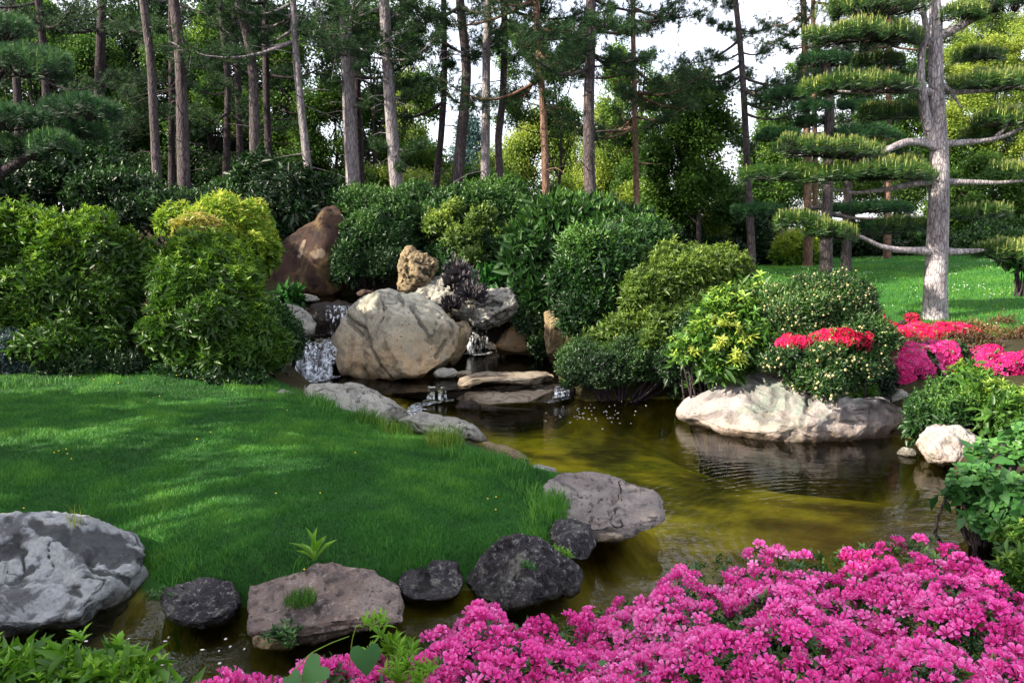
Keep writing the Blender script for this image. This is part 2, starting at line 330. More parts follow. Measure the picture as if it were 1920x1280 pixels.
CTRL = np.array([(-1.9, 9.7, .12), (-1.2, 10.3, .08), (-.9, 9.7, .06), (-1.5, 9.1, .22), (-2.7, 10.0, .25), (-8, 0, .7), (0, 0, .72), (8, 0, .7), (-8, 2.9, .08), (-4, 2.9, .08), (0, 2.9, .08), (3.2, 3, .2), (-5, 1.9, .5), (0, 1.9, .5), (4, 1.9, .55), (0, -12, .8), (-15, -12, .8), (15, -12, .8), (-20, 3, .7), (20, 3, 1.0),
    (-8, 7, .5), (-4, 6, .38), (-1.5, 5, .33), (-.2, 6.3, .30), (.75, 6.0, .2), (-.3, 8, .12), (-.7, 8.3, .12), (.3, 7.2, .13), (-2.5, 8, .42), (-4, 9, .45), (-2.2, 9, .33), (-7, 10, .55), (-4.2, 10.3, .5),
    (-7, 13, 1.3), (-4, 12.8, 1.1), (-2.7, 12.4, .95), (-3, 14.2, 1.2), (-1.8, 15.2, 1.3), (-3, 17, 2.2), (-14, 14, 1.6), (-14, 20, 2.6), (-7, 18, 2.6), (-3, 19.5, 2.7), (0, 19, 2.6), (2, 19.5, 2.35), (-1, 15.5, 1.5),
    (0, 14.6, 1.15), (.9, 13.6, .8), (1.6, 12, .7), (1.9, 14, 1.1), (1.7, 16.5, 1.8), (3.5, 18, 1.5), (4, 14, .9), (3, 11, .55), (4.6, 10, .55), (5.5, 8.6, .45), (5.2, 7.2, .35),
    (5.5, 5.5, .4), (6, 4, .55), (7, 10, .75), (7, 13.2, .80), (10, 13, 1.0), (7.2, 18, 1.12), (4.5, 22, 1.12), (12, 20, 1.4), (10, 26, 1.42), (5, 27, 1.2), (18, 26, 1.7), (16, 12, 1.3), (30, 20, 1.9),
    (0, 30, 2.0), (-10, 30, 2.4), (-30, 20, 2.6), (-30, 40, 2.4), (0, 50, 1.2), (30, 50, 1.6), (60, 60, 1.6), (-60, 60, 2), (0, 120, 1.2), (120, 120, 1.5), (-120, 120, 1.5), (120, -60, .8), (-120, -60, .8), (-60, 0, 1), (60, 0, 1)], float)
def _k(a, b): return np.linalg.norm(a[:, None] - b[None], axis=2)
_n = len(CTRL); _A = np.zeros((_n + 3, _n + 3)); _A[:_n, :_n] = _k(CTRL[:, :2], CTRL[:, :2]) - np.eye(_n) * .05; _A[:_n, _n] = 1; _A[:_n, _n + 1:] = CTRL[:, :2]; _A[_n:, :_n] = _A[:_n, _n:].T
_W = np.linalg.solve(_A, np.concatenate([CTRL[:, 2], [0, 0, 0]]))
def H(x, y):
    p = np.stack([np.asarray(x, float).ravel(), np.asarray(y, float).ravel()], -1); h = np.zeros(len(p))
    for s in range(0, len(p), 20000):
        q = p[s:s + 20000]; h[s:s + 20000] = _k(q, CTRL[:, :2]) @ _W[:_n] + _W[_n] + q @ _W[_n + 1:]
    h += .05 * perlin(np.stack([p[:, 0] * .6, p[:, 1] * .6, p[:, 0] * 0 + 3.3], -1)) + .016 * perlin(np.stack([p[:, 0] * 2.3, p[:, 1] * 2.3, p[:, 0] * 0 + 8.3], -1))
    r = np.hypot(p[:, 0], p[:, 1]); h = np.clip(h, .06, 3.2)
    for Q, zw, dep, wd in ((RIGHTUP, .70, .12, .2), (UPP, 1.12, .15, .3), (LEDGE, .70, .1, .2), (MIDP, .18, .16, .45), (POOL, 0, .42, .5)):
        near = (np.abs(p[:, 0] - Q[:, 0].mean()) < 14) & (np.abs(p[:, 1] - Q[:, 1].mean()) < 9); sd = np.full(len(p), 9.0)
        if near.any(): sd[near] = sdist(p[near], Q)
        t = smooth((sd + wd * .55) / wd); h = np.where(sd < wd, (zw - dep) + (h - zw + dep) * t, h)
    for cx_, cy_, rr_, dp_ in ((3.0, 9.3, .8, .32), (2.4, 9.9, .5, .25), (3.7, 8.8, .6, .3), (4.5, 7.9, .5, .25), (-2.9, 4.75, .75, .30), (-2.4, 4.5, .4, .2), (-1.6, 14.2, .5, .3), (-2.3, 14.2, .5, .25), (-.8, 13.3, .5, .35), (-.3, 13.1, .5, .35), (-3.4, 11.9, .4, .4), (-1.2, 11.8, .7, .2), (5.0, 6.4, .6, .15), (-1.6, 9.2, .4, .15), (-1.75, 9.4, .55, .22), (-1.3, 9.9, .5, .22), (-2.1, 9.8, .4, .15), (4.1, 8.7, .5, .2), (-1.1, 8.4, .4, .12)):
        h = h - dp_ * np.exp(-((p[:, 0] - cx_) ** 2 + (p[:, 1] - cy_) ** 2) / rr_ ** 2)
    return h
gx = np.concatenate([-np.geomspace(400, 9.2, 34), np.arange(-9, 12.01, .09), np.geomspace(12.3, 400, 34)])
gy = np.concatenate([-np.geomspace(300, 2, 16), np.arange(-1, 20, .09), np.geomspace(20.2, 900, 46)])
X, Y = np.meshgrid(gx, gy); Z = H(X, Y).reshape(X.shape); V = np.stack([X, Y, Z], -1).reshape(-1, 3)
nx, ny = len(gx), len(gy); i = np.arange(ny - 1)[:, None] * nx + np.arange(nx - 1)[None]; F = np.stack([i, i + 1, i + nx + 1, i + nx], -1).reshape(-1, 4)
fc = V[F].mean(1); sdL = sdist(fc[:, :2], LAWN); sdR = sdist(fc[:, :2], RLAWN); sdP = np.minimum(sdist(fc[:, :2], POOL), sdist(fc[:, :2], MIDP))
def groundmat(name, stops, scale=1.5, b=.5, fine=30):
    t = NT(name); n = t.noise(scale, 7, .68); f = t.noise(fine, 4, .7)
    c = t.ramp(t.math('ADD', t.math('MULTIPLY', n, .7), t.math('MULTIPLY', f, .3)), stops)
    return t.done(t.pr(c, .9, t.bump(f, b, .03), .15))
GM_soil = groundmat('leaf_litter_soil', [(.3, (.012, .010, .006)), (.5, (.03, .026, .012)), (.7, (.05, .05, .02))], 2)
GM_lawn = groundmat('lawn_turf', [(.3, (.012, .045, .010)), (.5, (.018, .075, .014)), (.7, (.03, .10, .018))], 3)
GM_rlawn = groundmat('paler_lawn_turf', [(.32, (.018, .075, .014)), (.5, (.030, .115, .020)), (.68, (.055, .16, .03))], 1.2, .8, 22)  # far lawn turf, a paler green than the near lawn
def bedmat(name='algae_covered_bed', above=None):
    t = NT(name); n = t.noise(1.1, 6, .62, t.pos((1, 1.4, 1)), .25); m = t.noise(6, 6, .7); s_ = t.noise(.55, 3, .5, t.pos((1, 1.7, 1)))
    c = t.ramp(n, [(.36, (.045, .038, .010)), (.47, (.14, .12, .018)), (.56, (.34, .29, .03)), (.70, (.58, .52, .05))])
    c = t.mix(t.rng(s_, .52, .66, 0, .7), c, t.ramp(m, [(.35, (.08, .10, .012)), (.65, (.36, .37, .02))]))
    g = t.n('NewGeometry'); x = t.n('SeparateXYZ'); t.l(g.outputs['Position'], x.inputs[0])
    red = t.math('MULTIPLY', t.rng(x.outputs[0], -.4, 2.4), t.rng(x.outputs[1], 8.2, 6.2))
    c = t.mix(t.math('MULTIPLY', red, .75), c, t.ramp(m, [(.3, (.09, .055, .025)), (.7, (.26, .17, .08))]))
    c = t.mix(t.rng(x.outputs[1], 5.6, 4.4, 0, .8), c, t.ramp(m, [(.35, (.035, .032, .010)), (.65, (.13, .12, .03))]))
    if above:
        n3 = t.noise(3, 7, .68); f3 = t.noise(34, 4, .7); up_ = t.ramp(t.math('ADD', t.math('MULTIPLY', n3, .6), t.math('MULTIPLY', f3, .4)), above)
        c = t.mix(t.rng(t.math('ADD', x.outputs[2], t.rng(n3, .3, .7, -.03, .03)), -.04, .03), c, up_)
    return t.done(t.pr(c, .9, t.bump(m, .6, .03), .1))
SOIL = [(.3, (.012, .010, .006)), (.5, (.03, .026, .012)), (.7, (.05, .05, .02))]
GM_bed = bedmat('algae_covered_bed', SOIL); GM_soil = bedmat('leaf_litter_soil', SOIL); GM_lawn = bedmat('lawn_turf', [(.35, (.010, .038, .008)), (.5, (.018, .070, .012)), (.65, (.032, .095, .018))])
def sub(mask, name, mat):
    f = F[mask]; u, inv = np.unique(f, return_inverse=True)
    o = mesh(name, V[u], inv.reshape(-1, 4), mat); return tag(o, None, None, None, 'structure')
bedm = (sdP < .4) & (V[F][:, :, 2].max(1) < np.where(sdist(fc[:, :2], MIDP) < .4, .15, -.02)); lm = (sdL < .55) & ~bedm & (fc[:, 1] > 4) & (fc[:, 1] < 10.8); rm = (sdR < 0) & ~bedm & ~lm
sub(bedm, 'pond_bed', GM_bed); sub(lm, 'lawn', GM_lawn); sub(rm, 'far_lawn', GM_rlawn); sub(~(bedm | lm | rm), 'ground', GM_soil)

def watermat(name, tint, bump=.25, spot=None):
    t = NT(name); fr = t.n('Fresnel'); fr.inputs['IOR'].default_value = 1.33
    g = t.n('NewGeometry')
    w1 = t.noise(3.2, 3, .55, t.pos((1, 2.2, 1), (0, 0, .25)), .4); w2 = t.noise(11, 2, .5, t.pos((1, 2.6, 1), (0, 0, -.35)), .5)
    h = t.math('ADD', w1, t.math('MULTIPLY', w2, .28))
    if spot:
        d = t.n('VectorMath', operation='DISTANCE'); t.l(g.outputs['Position'], d.inputs[0]); d.inputs[1].default_value = spot
        k = t.rng(d.outputs['Value'], 0, 1.5, 1, 0)
        wv = t.n('TexWave', wave_type='RINGS', rings_direction='SPHERICAL'); wv.inputs['Scale'].default_value = 3.4; wv.inputs['Distortion'].default_value = 3.2; wv.inputs['Detail'].default_value = 3; wv.inputs['Detail Scale'].default_value = 1.6
        sh = t.n('VectorMath', operation='SUBTRACT'); t.l(g.outputs['Position'], sh.inputs[0]); sh.inputs[1].default_value = (spot[0] + 1.2, spot[1] - .9, 0); t.l(sh.outputs[0], wv.inputs[0])
        h = t.math('ADD', h, t.math('MULTIPLY', t.math('MULTIPLY', wv.outputs['Fac'], k), 1.0))
    b = t.bump(h, bump, .05)
    t.l(b, fr.inputs['Normal'])
    gl = t.n('BsdfGlossy'); gl.inputs['Roughness'].default_value = .02; t.l(b, gl.inputs['Normal'])
    trn = t.n('BsdfTransparent'); trn.inputs[0].default_value = (*tint, 1)
    m = t.n('MixShader'); t.l(fr.outputs[0], m.inputs[0]); t.l(trn.outputs[0], m.inputs[1]); t.l(gl.outputs[0], m.inputs[2])
    return t.done(m.outputs[0])
WMAIN = watermat('pond_water', (.84, .84, .55), .11, tuple(P(1320, 950, 0)))
WDARK = watermat('dark_pool_water', (.32, .30, .16), .22)
def water(name, Q, z, mat, grow=.0):
    # triangulated by a fine fan-free grid clipped to the polygon
    lo, hi = Q.min(0) - grow, Q.max(0) + grow; st = .12 if name == 'pond_water' else .05
    xs = np.arange(lo[0], hi[0] + st, st); ys = np.arange(lo[1], hi[1] + st, st); x, y = np.meshgrid(xs, ys); v = np.stack([x, y, np.full_like(x, z)], -1).reshape(-1, 3)
    i = np.arange(len(ys) - 1)[:, None] * len(xs) + np.arange(len(xs) - 1)[None]; f = np.stack([i, i + 1, i + len(xs) + 1, i + len(xs)], -1).reshape(-1, 4)
    f = f[sdist(v[f].mean(1)[:, :2], Q) < grow]; u, inv = np.unique(f, return_inverse=True)
    return tag(mesh(name, v[u], inv.reshape(-1, 4), mat), None, None, None, 'structure')
water('pond_water', POOL, 0, WMAIN, .25); water('middle_pool_water', MIDP, .18, WDARK, .12); water('upper_pool_water', UPP, 1.12, WDARK, .1)
water('ledge_water', LEDGE, .70, WDARK, .08); water('side_ledge_water', RIGHTUP, .70, WDARK, .08)

# ------------------------------------------------------------------ rocks
_ico = {}
def ico(n):
    if n in _ico: return _ico[n]
    import bmesh
    bm = bmesh.new(); bmesh.ops.create_icosphere(bm, subdivisions=n, radius=1); bm.verts.ensure_lookup_table()
    v = np.array([q.co[:] for q in bm.verts]); f = np.array([[q.index for q in a.verts] for a in bm.faces]); bm.free(); _ico[n] = (unit(v), f); return _ico[n]
def rock(label, outline, d, thick, mat, seed=0, sub_=5, p=.62, q=.75, cuts=(), amp=.06, ridges=.5, freq=1.6, strata=0, name='boulder', cat='rock', group=None, dents=(), lean=0.0, c=None, kind=None, crack=1.0, facets=18, grow=1.075, marks=()):
    o_ = np.array(outline, float); cx, cy = c if c else ((o_[:, 0].min() + o_[:, 0].max()) / 2, (o_[:, 1].min() + o_[:, 1].max()) / 2)
    C = D(cx, cy, d); f = unit(ray(cx, cy)); r = A(1, 0, 0); r = unit(r - f * (r @ f)); u = np.cross(r, f)
    pts = []
    for x, y in o_:
        rr = ray(x, y); t = ((C - A(0, 0, CAMZ)) @ f) / (rr @ f); q_ = A(0, 0, CAMZ) + rr * t - C; pts.append((q_ @ r, q_ @ u))
    pts = np.array(pts) * grow; dense = np.concatenate([np.linspace(a, b, 24, endpoint=False) for a, b in zip(pts, np.roll(pts, -1, 0))])
    th = np.arctan2(dense[:, 1], dense[:, 0]); rd = np.hypot(dense[:, 0], dense[:, 1]); k = np.argsort(th); th, rd = th[k], rd[k]
    v, F_ = ico(sub_); a, b, cc = v[:, 0], v[:, 1], v[:, 2]; ang = np.arctan2(b, a); rho = np.hypot(a, b)
    Rr = np.interp(ang, th, rd, period=2 * math.pi) * rho ** p
    size = rd.mean()
    Vw = C + r * (Rr * np.cos(ang))[:, None] + u * (Rr * np.sin(ang))[:, None] + f * (thick * np.sign(cc) * np.abs(cc) ** q + lean * Rr * np.sin(ang))[:, None]
    for cp, n in cuts:        # flat faces: (pixel x, y, distance), normal
        n = unit(A(*n)); pp = D(*cp); s = (Vw - pp) @ n
        Vw = Vw - n * (np.maximum(s, 0) * .94)[:, None]
    gr = np.random.default_rng(seed * 13 + 5); lim = ((Vw - C) ** 2).sum(1).mean() ** .5
    for _ in range(facets):
        n = rdir(1, gr)[0]; n = n - f * (n @ f) * .2; n = unit(n); s = (Vw - C) @ n; h_ = s.max() * gr.uniform(.70, .92) if abs(n @ f) > .45 else s.max() * gr.uniform(.85, .96)
        Vw = Vw - n * (np.maximum(s - h_, 0) * .92)[:, None]
    # normals from the mesh
    def vn(Vw):
        fn = np.cross(Vw[F_[:, 1]] - Vw[F_[:, 0]], Vw[F_[:, 2]] - Vw[F_[:, 0]]); n = np.zeros_like(Vw)
        for j in range(3): np.add.at(n, F_[:, j], fn)
        return unit(n)
    n = vn(Vw); 
    if ((n * (Vw - C)).sum(1)).mean() < 0: F_ = F_[:, ::-1]; n = -n
    P0 = Vw / size * freq + seed * 7.1
    big = fbm(P0 * .55, 2); rid = 1 - np.abs(fbm(P0 + 5, 3)) * 2.2; sm = fbm(P0 * 3.1, 4)
    # stepped facets
    fac = perlin(P0 * .9 + 30); fac = np.round(fac * 5) / 5 + .25 * (fac - np.round(fac * 5) / 5)
    fac2 = perlin(P0 * 2.2 + 60); fac2 = np.round(fac2 * 4) / 4
    sm2 = fbm(P0 * 8.3 + 3, 3); disp = size * amp * (1.1 * big + ridges * (rid - .5) + .55 * sm + .22 * sm2 + 1.0 * fac * ridges * 1.3 + .35 * fac2 * ridges)
    if strata:
        zz = Vw[:, 2] / strata + .6 * perlin(P0 * .7 + 9); disp += size * .030 * (np.abs((zz % 1) - .5) * 2 - .5) * smooth(1.2 - np.abs(n[:, 2]) * 1.3)
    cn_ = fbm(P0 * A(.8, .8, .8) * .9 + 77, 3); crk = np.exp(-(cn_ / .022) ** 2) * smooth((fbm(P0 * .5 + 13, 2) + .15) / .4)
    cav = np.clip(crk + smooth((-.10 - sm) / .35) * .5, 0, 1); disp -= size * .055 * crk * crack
    if dents:                 # hollows and cracks, given as (x, y, x2, y2, width, depth) strokes on the side facing the viewer
        qv = Vw - A(0, 0, CAMZ); dz_ = qv[:, 1] * _c - qv[:, 2] * _s; uy = qv[:, 1] * _s + qv[:, 2] * _c; PX = np.stack([960 + FPX * qv[:, 0] / dz_, 640 - FPX * uy / dz_], -1)
        wob = np.stack([fbm(P0 * 2.2 + 41, 3), fbm(P0 * 2.2 + 57, 3)], -1); face = smooth(-(n @ f) * 2.5 + .2)
        for x1, y1, x2, y2, wd_, dep in dents:
            e = A(x2 - x1, y2 - y1); Pq = PX + wob * wd_ * 1.6 - A(x1, y1); t_ = np.clip((Pq @ e) / max(e @ e, 1e-6), 0, 1); d2 = ((Pq - t_[:, None] * e) ** 2).sum(1)
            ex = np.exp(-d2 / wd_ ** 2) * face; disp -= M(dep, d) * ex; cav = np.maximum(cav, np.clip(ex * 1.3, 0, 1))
    mk = np.zeros(len(Vw))
    if marks:
        qv = Vw - A(0, 0, CAMZ); dz_ = qv[:, 1] * _c - qv[:, 2] * _s; uy = qv[:, 1] * _s + qv[:, 2] * _c; PX = np.stack([960 + FPX * qv[:, 0] / dz_, 640 - FPX * uy / dz_], -1)
        for x1, y1, x2, y2, wd_ in marks:
            e = A(x2 - x1, y2 - y1); Pq = PX + 2.5 * fbm(P0 * 3, 3)[:, None] - A(x1, y1); t_ = np.clip((Pq @ e) / (e @ e), 0, 1); mk = np.maximum(mk, np.clip(1.6 - np.sqrt(((Pq - t_[:, None] * e) ** 2).sum(1)) / wd_, 0, 1) * ((n @ f) < .1))
    Vw = Vw + n * disp[:, None]
    base = A(C[0], C[1], Vw[:, 2].min())
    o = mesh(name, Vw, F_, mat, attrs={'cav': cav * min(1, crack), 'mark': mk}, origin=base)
    return tag(o, label, cat, group, kind)
G_ED = 'stones edging the lawn along the stream'
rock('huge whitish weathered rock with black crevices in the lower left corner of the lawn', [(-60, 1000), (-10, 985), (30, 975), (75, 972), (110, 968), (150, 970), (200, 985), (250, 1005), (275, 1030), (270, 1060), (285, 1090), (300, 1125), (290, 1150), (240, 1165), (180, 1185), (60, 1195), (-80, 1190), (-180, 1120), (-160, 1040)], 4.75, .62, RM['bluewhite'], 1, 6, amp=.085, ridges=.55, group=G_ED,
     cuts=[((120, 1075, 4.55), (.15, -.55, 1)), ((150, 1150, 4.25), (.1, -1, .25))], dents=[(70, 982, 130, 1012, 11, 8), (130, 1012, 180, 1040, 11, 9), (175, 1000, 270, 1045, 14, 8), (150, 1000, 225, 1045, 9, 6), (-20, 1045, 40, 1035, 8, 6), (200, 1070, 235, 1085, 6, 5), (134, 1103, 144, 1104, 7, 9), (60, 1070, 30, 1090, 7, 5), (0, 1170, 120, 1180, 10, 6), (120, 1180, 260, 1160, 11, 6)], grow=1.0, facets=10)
rock('small dark pitted stone between the whitish rock and the flat pinkish slab', [(310, 1095), (335, 1083), (375, 1084), (430, 1098), (440, 1130), (425, 1155), (380, 1168), (330, 1158), (314, 1130)], 4.5, .26, RM['dark'], 2, 5, amp=.10, grow=1.2, p=.5, facets=8, group=G_ED, cuts=[((370, 1095, 4.6), (.05, -.2, 1))])
rock('broad flat-topped pinkish grey slab with a tuft of grass growing on it', [(450, 1098), (500, 1082), (545, 1068), (585, 1057), (640, 1055), (700, 1072), (745, 1095), (752, 1130), (748, 1165), (690, 1178), (640, 1190), (590, 1205), (520, 1205), (478, 1195), (462, 1150)], 4.35, .50, RM['greypink'], 3, 6, p=.34, q=.5, amp=.05, ridges=.8, facets=3, grow=1.01, strata=.12, group=G_ED,
     cuts=[((590, 1092, 4.5), (-.10, -.30, 1)), ((600, 1152, 4.14), (.05, -1, -.12)), ((468, 1150, 4.3), (-1, -.35, .1))])
rock('small rounded stone with a white cap between the grassy slab and the black rock', [(757, 1080), (790, 1068), (830, 1055), (852, 1062), (860, 1085), (852, 1110), (810, 1122), (770, 1118), (757, 1100)], 4.85, .26, RM['dark'], 4, 5, amp=.09, grow=1.22, p=.5, facets=8, group=G_ED, dents=[(795, 1068, 798, 1100, 8, 5)], cuts=[((810, 1078, 4.8), (.1, -.4, 1))])
rock('black rock speckled with white lichen at the bend of the lawn edge', [(872, 1085), (900, 1050), (940, 1020), (975, 1006), (1010, 1010), (1035, 1035), (1075, 1052), (1100, 1075), (1103, 1095), (1060, 1110), (1010, 1125), (950, 1135), (900, 1115)], 4.85, .42, RM['dark'], 5, 6, p=.62, facets=9, grow=1.06, amp=.095, ridges=.6, group=G_ED,
     cuts=[((960, 1050, 4.75), (-.5, -.8, .8)), ((1060, 1065, 4.8), (.5, -.5, .8))])
rock('squat dark grey block with moss between the black rock and the layered ledge rock', [(1032, 1000), (1045, 978), (1085, 974), (1108, 985), (1113, 1020), (1098, 1045), (1060, 1052), (1038, 1035)], 5.3, .28, RM['dark'], 6, 5, p=.5, q=.6, amp=.06, group=G_ED, cuts=[((1072, 995, 5.2), (.05, -.3, 1))])
rock('wide pale layered rock jutting out into the pond', [(1018, 905), (1050, 882), (1090, 880), (1140, 888), (1175, 905), (1225, 918), (1242, 940), (1230, 970), (1190, 998), (1150, 1014), (1110, 1012), (1075, 998), (1048, 950)], 5.8, .55, RM['ledge'], 7, 6, p=.36, q=.5, amp=.05, ridges=.9, facets=4, grow=1.02, strata=.10, group=G_ED,
     cuts=[((1130, 925, 5.9), (-.06, -.25, 1)), ((1140, 985, 5.45), (.15, -1, .1))])
rock('thin brown stone lying at the waterline below the layered rock', [(1105, 1003), (1150, 998), (1172, 1004), (1165, 1012), (1120, 1016)], 5.4, .10, RM['flat'], 8, 4, amp=.05)
rock('submerged tan rock foot showing below the grassy slab', [(470, 1190), (520, 1200), (560, 1205), (545, 1218), (500, 1218), (474, 1208)], 4.1, .12, RM['tan'], 9, 4, amp=.06)
# lawn shore, from front to back
rock('low brown stones half hidden by grass on the pond shore', [(905, 828), (945, 836), (982, 852), (992, 872), (960, 884), (915, 862)], 7.65, .25, RM['tan'], 10, 5, amp=.1)
rock('smooth grey-blue flat stone on the pond shore behind the tall seeding grass', [(752, 784), (795, 776), (855, 786), (900, 803), (914, 822), (870, 832), (800, 815), (760, 800)], 8.55, .38, RM['pale'], 11, 5, p=.5, amp=.05, strata=.1, cuts=[((820, 800, 8.1), (0, -.1, 1))])
rock('low grey stone at the water edge left of the layered ledge rock', [(985, 876), (1010, 872), (1040, 878), (1048, 892), (1020, 900), (992, 892)], 7.15, .2, RM['pale'], 45, 5, amp=.07)
rock('long pale pitted rock sloping down beside the small falls', [(565, 735), (585, 722), (615, 720), (650, 718), (685, 730), (730, 750), (762, 768), (772, 785), (740, 790), (690, 788), (640, 775), (590, 760), (570, 748)], 9.3, .55, RM['pale'], 12, 6, amp=.06, ridges=.5, cuts=[((670, 745, 9.2), (.2, -.45, 1))])
rock('tip of a pale stone in the grass left of the long pale rock', [(505, 740), (530, 730), (560, 738), (570, 755), (530, 755)], 9.7, .2, RM['pale'], 13, 4, amp=.06)
# the big boulder
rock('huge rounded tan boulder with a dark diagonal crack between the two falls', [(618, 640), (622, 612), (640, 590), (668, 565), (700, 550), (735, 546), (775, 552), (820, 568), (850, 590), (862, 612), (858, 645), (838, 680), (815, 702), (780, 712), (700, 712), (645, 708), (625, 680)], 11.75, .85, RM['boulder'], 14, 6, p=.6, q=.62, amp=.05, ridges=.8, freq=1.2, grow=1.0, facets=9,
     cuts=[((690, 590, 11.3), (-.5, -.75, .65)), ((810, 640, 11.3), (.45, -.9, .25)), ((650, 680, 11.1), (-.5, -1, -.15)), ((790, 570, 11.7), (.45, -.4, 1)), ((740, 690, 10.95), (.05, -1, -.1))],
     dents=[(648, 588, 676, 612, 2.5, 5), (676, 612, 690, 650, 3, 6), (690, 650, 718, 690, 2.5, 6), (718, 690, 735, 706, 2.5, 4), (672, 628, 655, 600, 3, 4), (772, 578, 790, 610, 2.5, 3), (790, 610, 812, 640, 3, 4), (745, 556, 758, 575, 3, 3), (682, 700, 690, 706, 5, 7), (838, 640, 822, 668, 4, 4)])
rock('brown knobbly rock leaning on the right shoulder of the huge tan boulder', [(848, 625), (858, 602), (873, 600), (882, 620), (872, 655), (855, 682), (840, 690), (838, 660)], 12.2, .3, RM['tan'], 15, 5, amp=.08)
rock('small low stones at the right foot of the huge tan boulder', [(812, 700), (825, 690), (850, 692), (862, 702), (845, 708), (820, 708)], 11.3, .15, RM['pale'], 16, 4, amp=.1)
rock('little dark stone beside the flat stepping slab', [(852, 700), (870, 694), (884, 698), (880, 706), (860, 708)], 11.3, .12, RM['flat'], 17, 4, amp=.1)
# falls ledges
rock('dark wet ledge under the upper waterfall', [(570, 580), (600, 568), (660, 568), (690, 575), (690, 640), (650, 650), (600, 645), (565, 630)], 12.55, .35, RM['wetdark'], 18, 5, p=.45, q=.5, amp=.08, ridges=1, strata=.12, name='rock_ledge', cuts=[((620, 571, 12.4), (0, 0, 1)), ((620, 600, 12.22), (0, -1, 0))])
rock('dark wet rock face under the foaming left cascade', [(545, 640), (580, 628), (640, 632), (650, 700), (620, 722), (570, 722), (540, 700)], 12.1, .3, RM['wetdark'], 19, 5, p=.5, q=.5, amp=.10, ridges=1, name='rock_ledge', cuts=[((600, 636, 11.8), (0, -.15, 1)), ((590, 680, 11.75), (-.1, -1, .4))])
rock('dark round wet stone standing in the foaming left cascade', [(590, 660), (604, 650), (618, 665), (622, 690), (610, 705), (592, 700), (585, 680)], 11.55, .15, RM['wetdark'], 20, 5, amp=.08)
rock('blue-grey and tan rounded rock left of the upper waterfall', [(515, 585), (530, 572), (560, 575), (580, 590), (594, 612), (590, 628), (560, 632), (530, 622), (515, 605)], 11.9, .35, RM['pale'], 21, 5, amp=.06, cuts=[((560, 595, 11.7), (.5, -.6, .8))])
rock('flat pale stone at the left end of the upper pool', [(520, 560), (545, 551), (590, 554), (600, 562), (560, 568), (525, 568)], 12.9, .3, RM['pale'], 22, 5, amp=.05)
rock('gnarled dark driftwood-like rock at the left bank below the cascade', [(495, 690), (505, 655), (525, 660), (545, 680), (542, 700), (555, 725), (530, 745), (500, 725)], 10.9, .3, RM['greypink'], 23, 5, amp=.12, ridges=.9)
rock('dark stump-like rock at the foot of the ivy by the cascade', [(500, 715), (548, 700), (556, 735), (545, 755), (505, 748)], 10.5, .25, RM['wetdark'], 24, 5, amp=.10, ridges=.8)
# red slab
rock('tall rust-brown upright rock slab with a pale oval scar', [(505, 540), (520, 500), (525, 460), (560, 432), (590, 418), (605, 398), (622, 391), (640, 405), (652, 430), (655, 480), (650, 530), (640, 556), (560, 556), (512, 553)], 14.6, .5, RM['slab'], 25, 6, p=.5, q=.5, amp=.03, ridges=.6, freq=1.1, facets=6, marks=[(592, 476, 602, 476, 9), (570, 452, 560, 480, 3.5)], name='standing_stone',
     cuts=[((585, 480, 14.15), (-.12, -1, .18)), ((630, 440, 14.3), (.55, -.8, .4))])
rock('small stone in the upper pool under the dark bush', [(665, 552), (680, 542), (700, 545), (712, 556), (690, 562)], 13.6, .15, RM['slab'], 27, 4, amp=.08)
rock('craggy upright tan rock with deep hollows behind the huge tan boulder', [(748, 540), (750, 505), (757, 475), (768, 462), (785, 470), (800, 482), (815, 490), (818, 505), (808, 520), (815, 545), (775, 552)], 13.4, .35, RM['tan'], 28, 6, amp=.10, ridges=1, dents=[(785, 490, 812, 503, 4, 6), (790, 505, 808, 515, 4, 6), (760, 500, 768, 520, 3, 4), (775, 520, 795, 530, 3, 4)])
rock('pale angular rock half covered by a leafless purple shrub', [(778, 545), (800, 525), (830, 515), (865, 528), (900, 545), (910, 575), (880, 600), (830, 580), (790, 565)], 13.2, .5, RM['pale'], 29, 6, amp=.09, ridges=.9, cuts=[((840, 545, 12.9), (-.2, -.7, .8))])
rock('large grey craggy rock overhanging the right waterfall', [(865, 575), (880, 555), (920, 548), (955, 546), (968, 565), (965, 595), (940, 610), (905, 612), (872, 600)], 13.1, .55, RM['pale'], 30, 6, amp=.10, ridges=1, dents=[(900, 575, 935, 565, 4, 6), (925, 590, 950, 585, 4, 5)], cuts=[((915, 570, 12.75), (-.1, -1, .6))])
rock('dark hollow rock behind the right waterfall', [(862, 605), (900, 598), (945, 600), (1010, 640), (1010, 665), (860, 668)], 14.0, .3, RM['wetdark'], 31, 5, p=.5, amp=.08, name='rock_ledge', cuts=[((900, 604, 13.8), (0, 0, 1))])
rock('orange-brown rock leaning into the dark right pool', [(925, 650), (950, 620), (975, 592), (995, 600), (1002, 640), (998, 662), (940, 664)], 13.3, .3, RM['slab_top'], 32, 5, amp=.05)
rock('mottled tan upright rock at the right end of the dark pool', [(1024, 590), (1040, 582), (1062, 590), (1072, 630), (1068, 660), (1050, 672), (1030, 665), (1022, 630)], 12.6, .35, RM['tan'], 33, 5, amp=.07)
rock('dark wet sill of stones carrying the small middle falls', [(715, 742), (760, 733), (800, 725), (870, 728), (950, 722), (1062, 715), (1064, 740), (950, 752), (850, 752), (780, 756), (730, 752)], 10.95, .38, RM['wetdark'], 34, 6, p=.4, q=.5, amp=.03, ridges=.8, name='rock_ledge', cuts=[((850, 727.5, 10.75), (0, 0, 1)), ((850, 745, 10.62), (.0, -1, .2))], c=(900, 738))
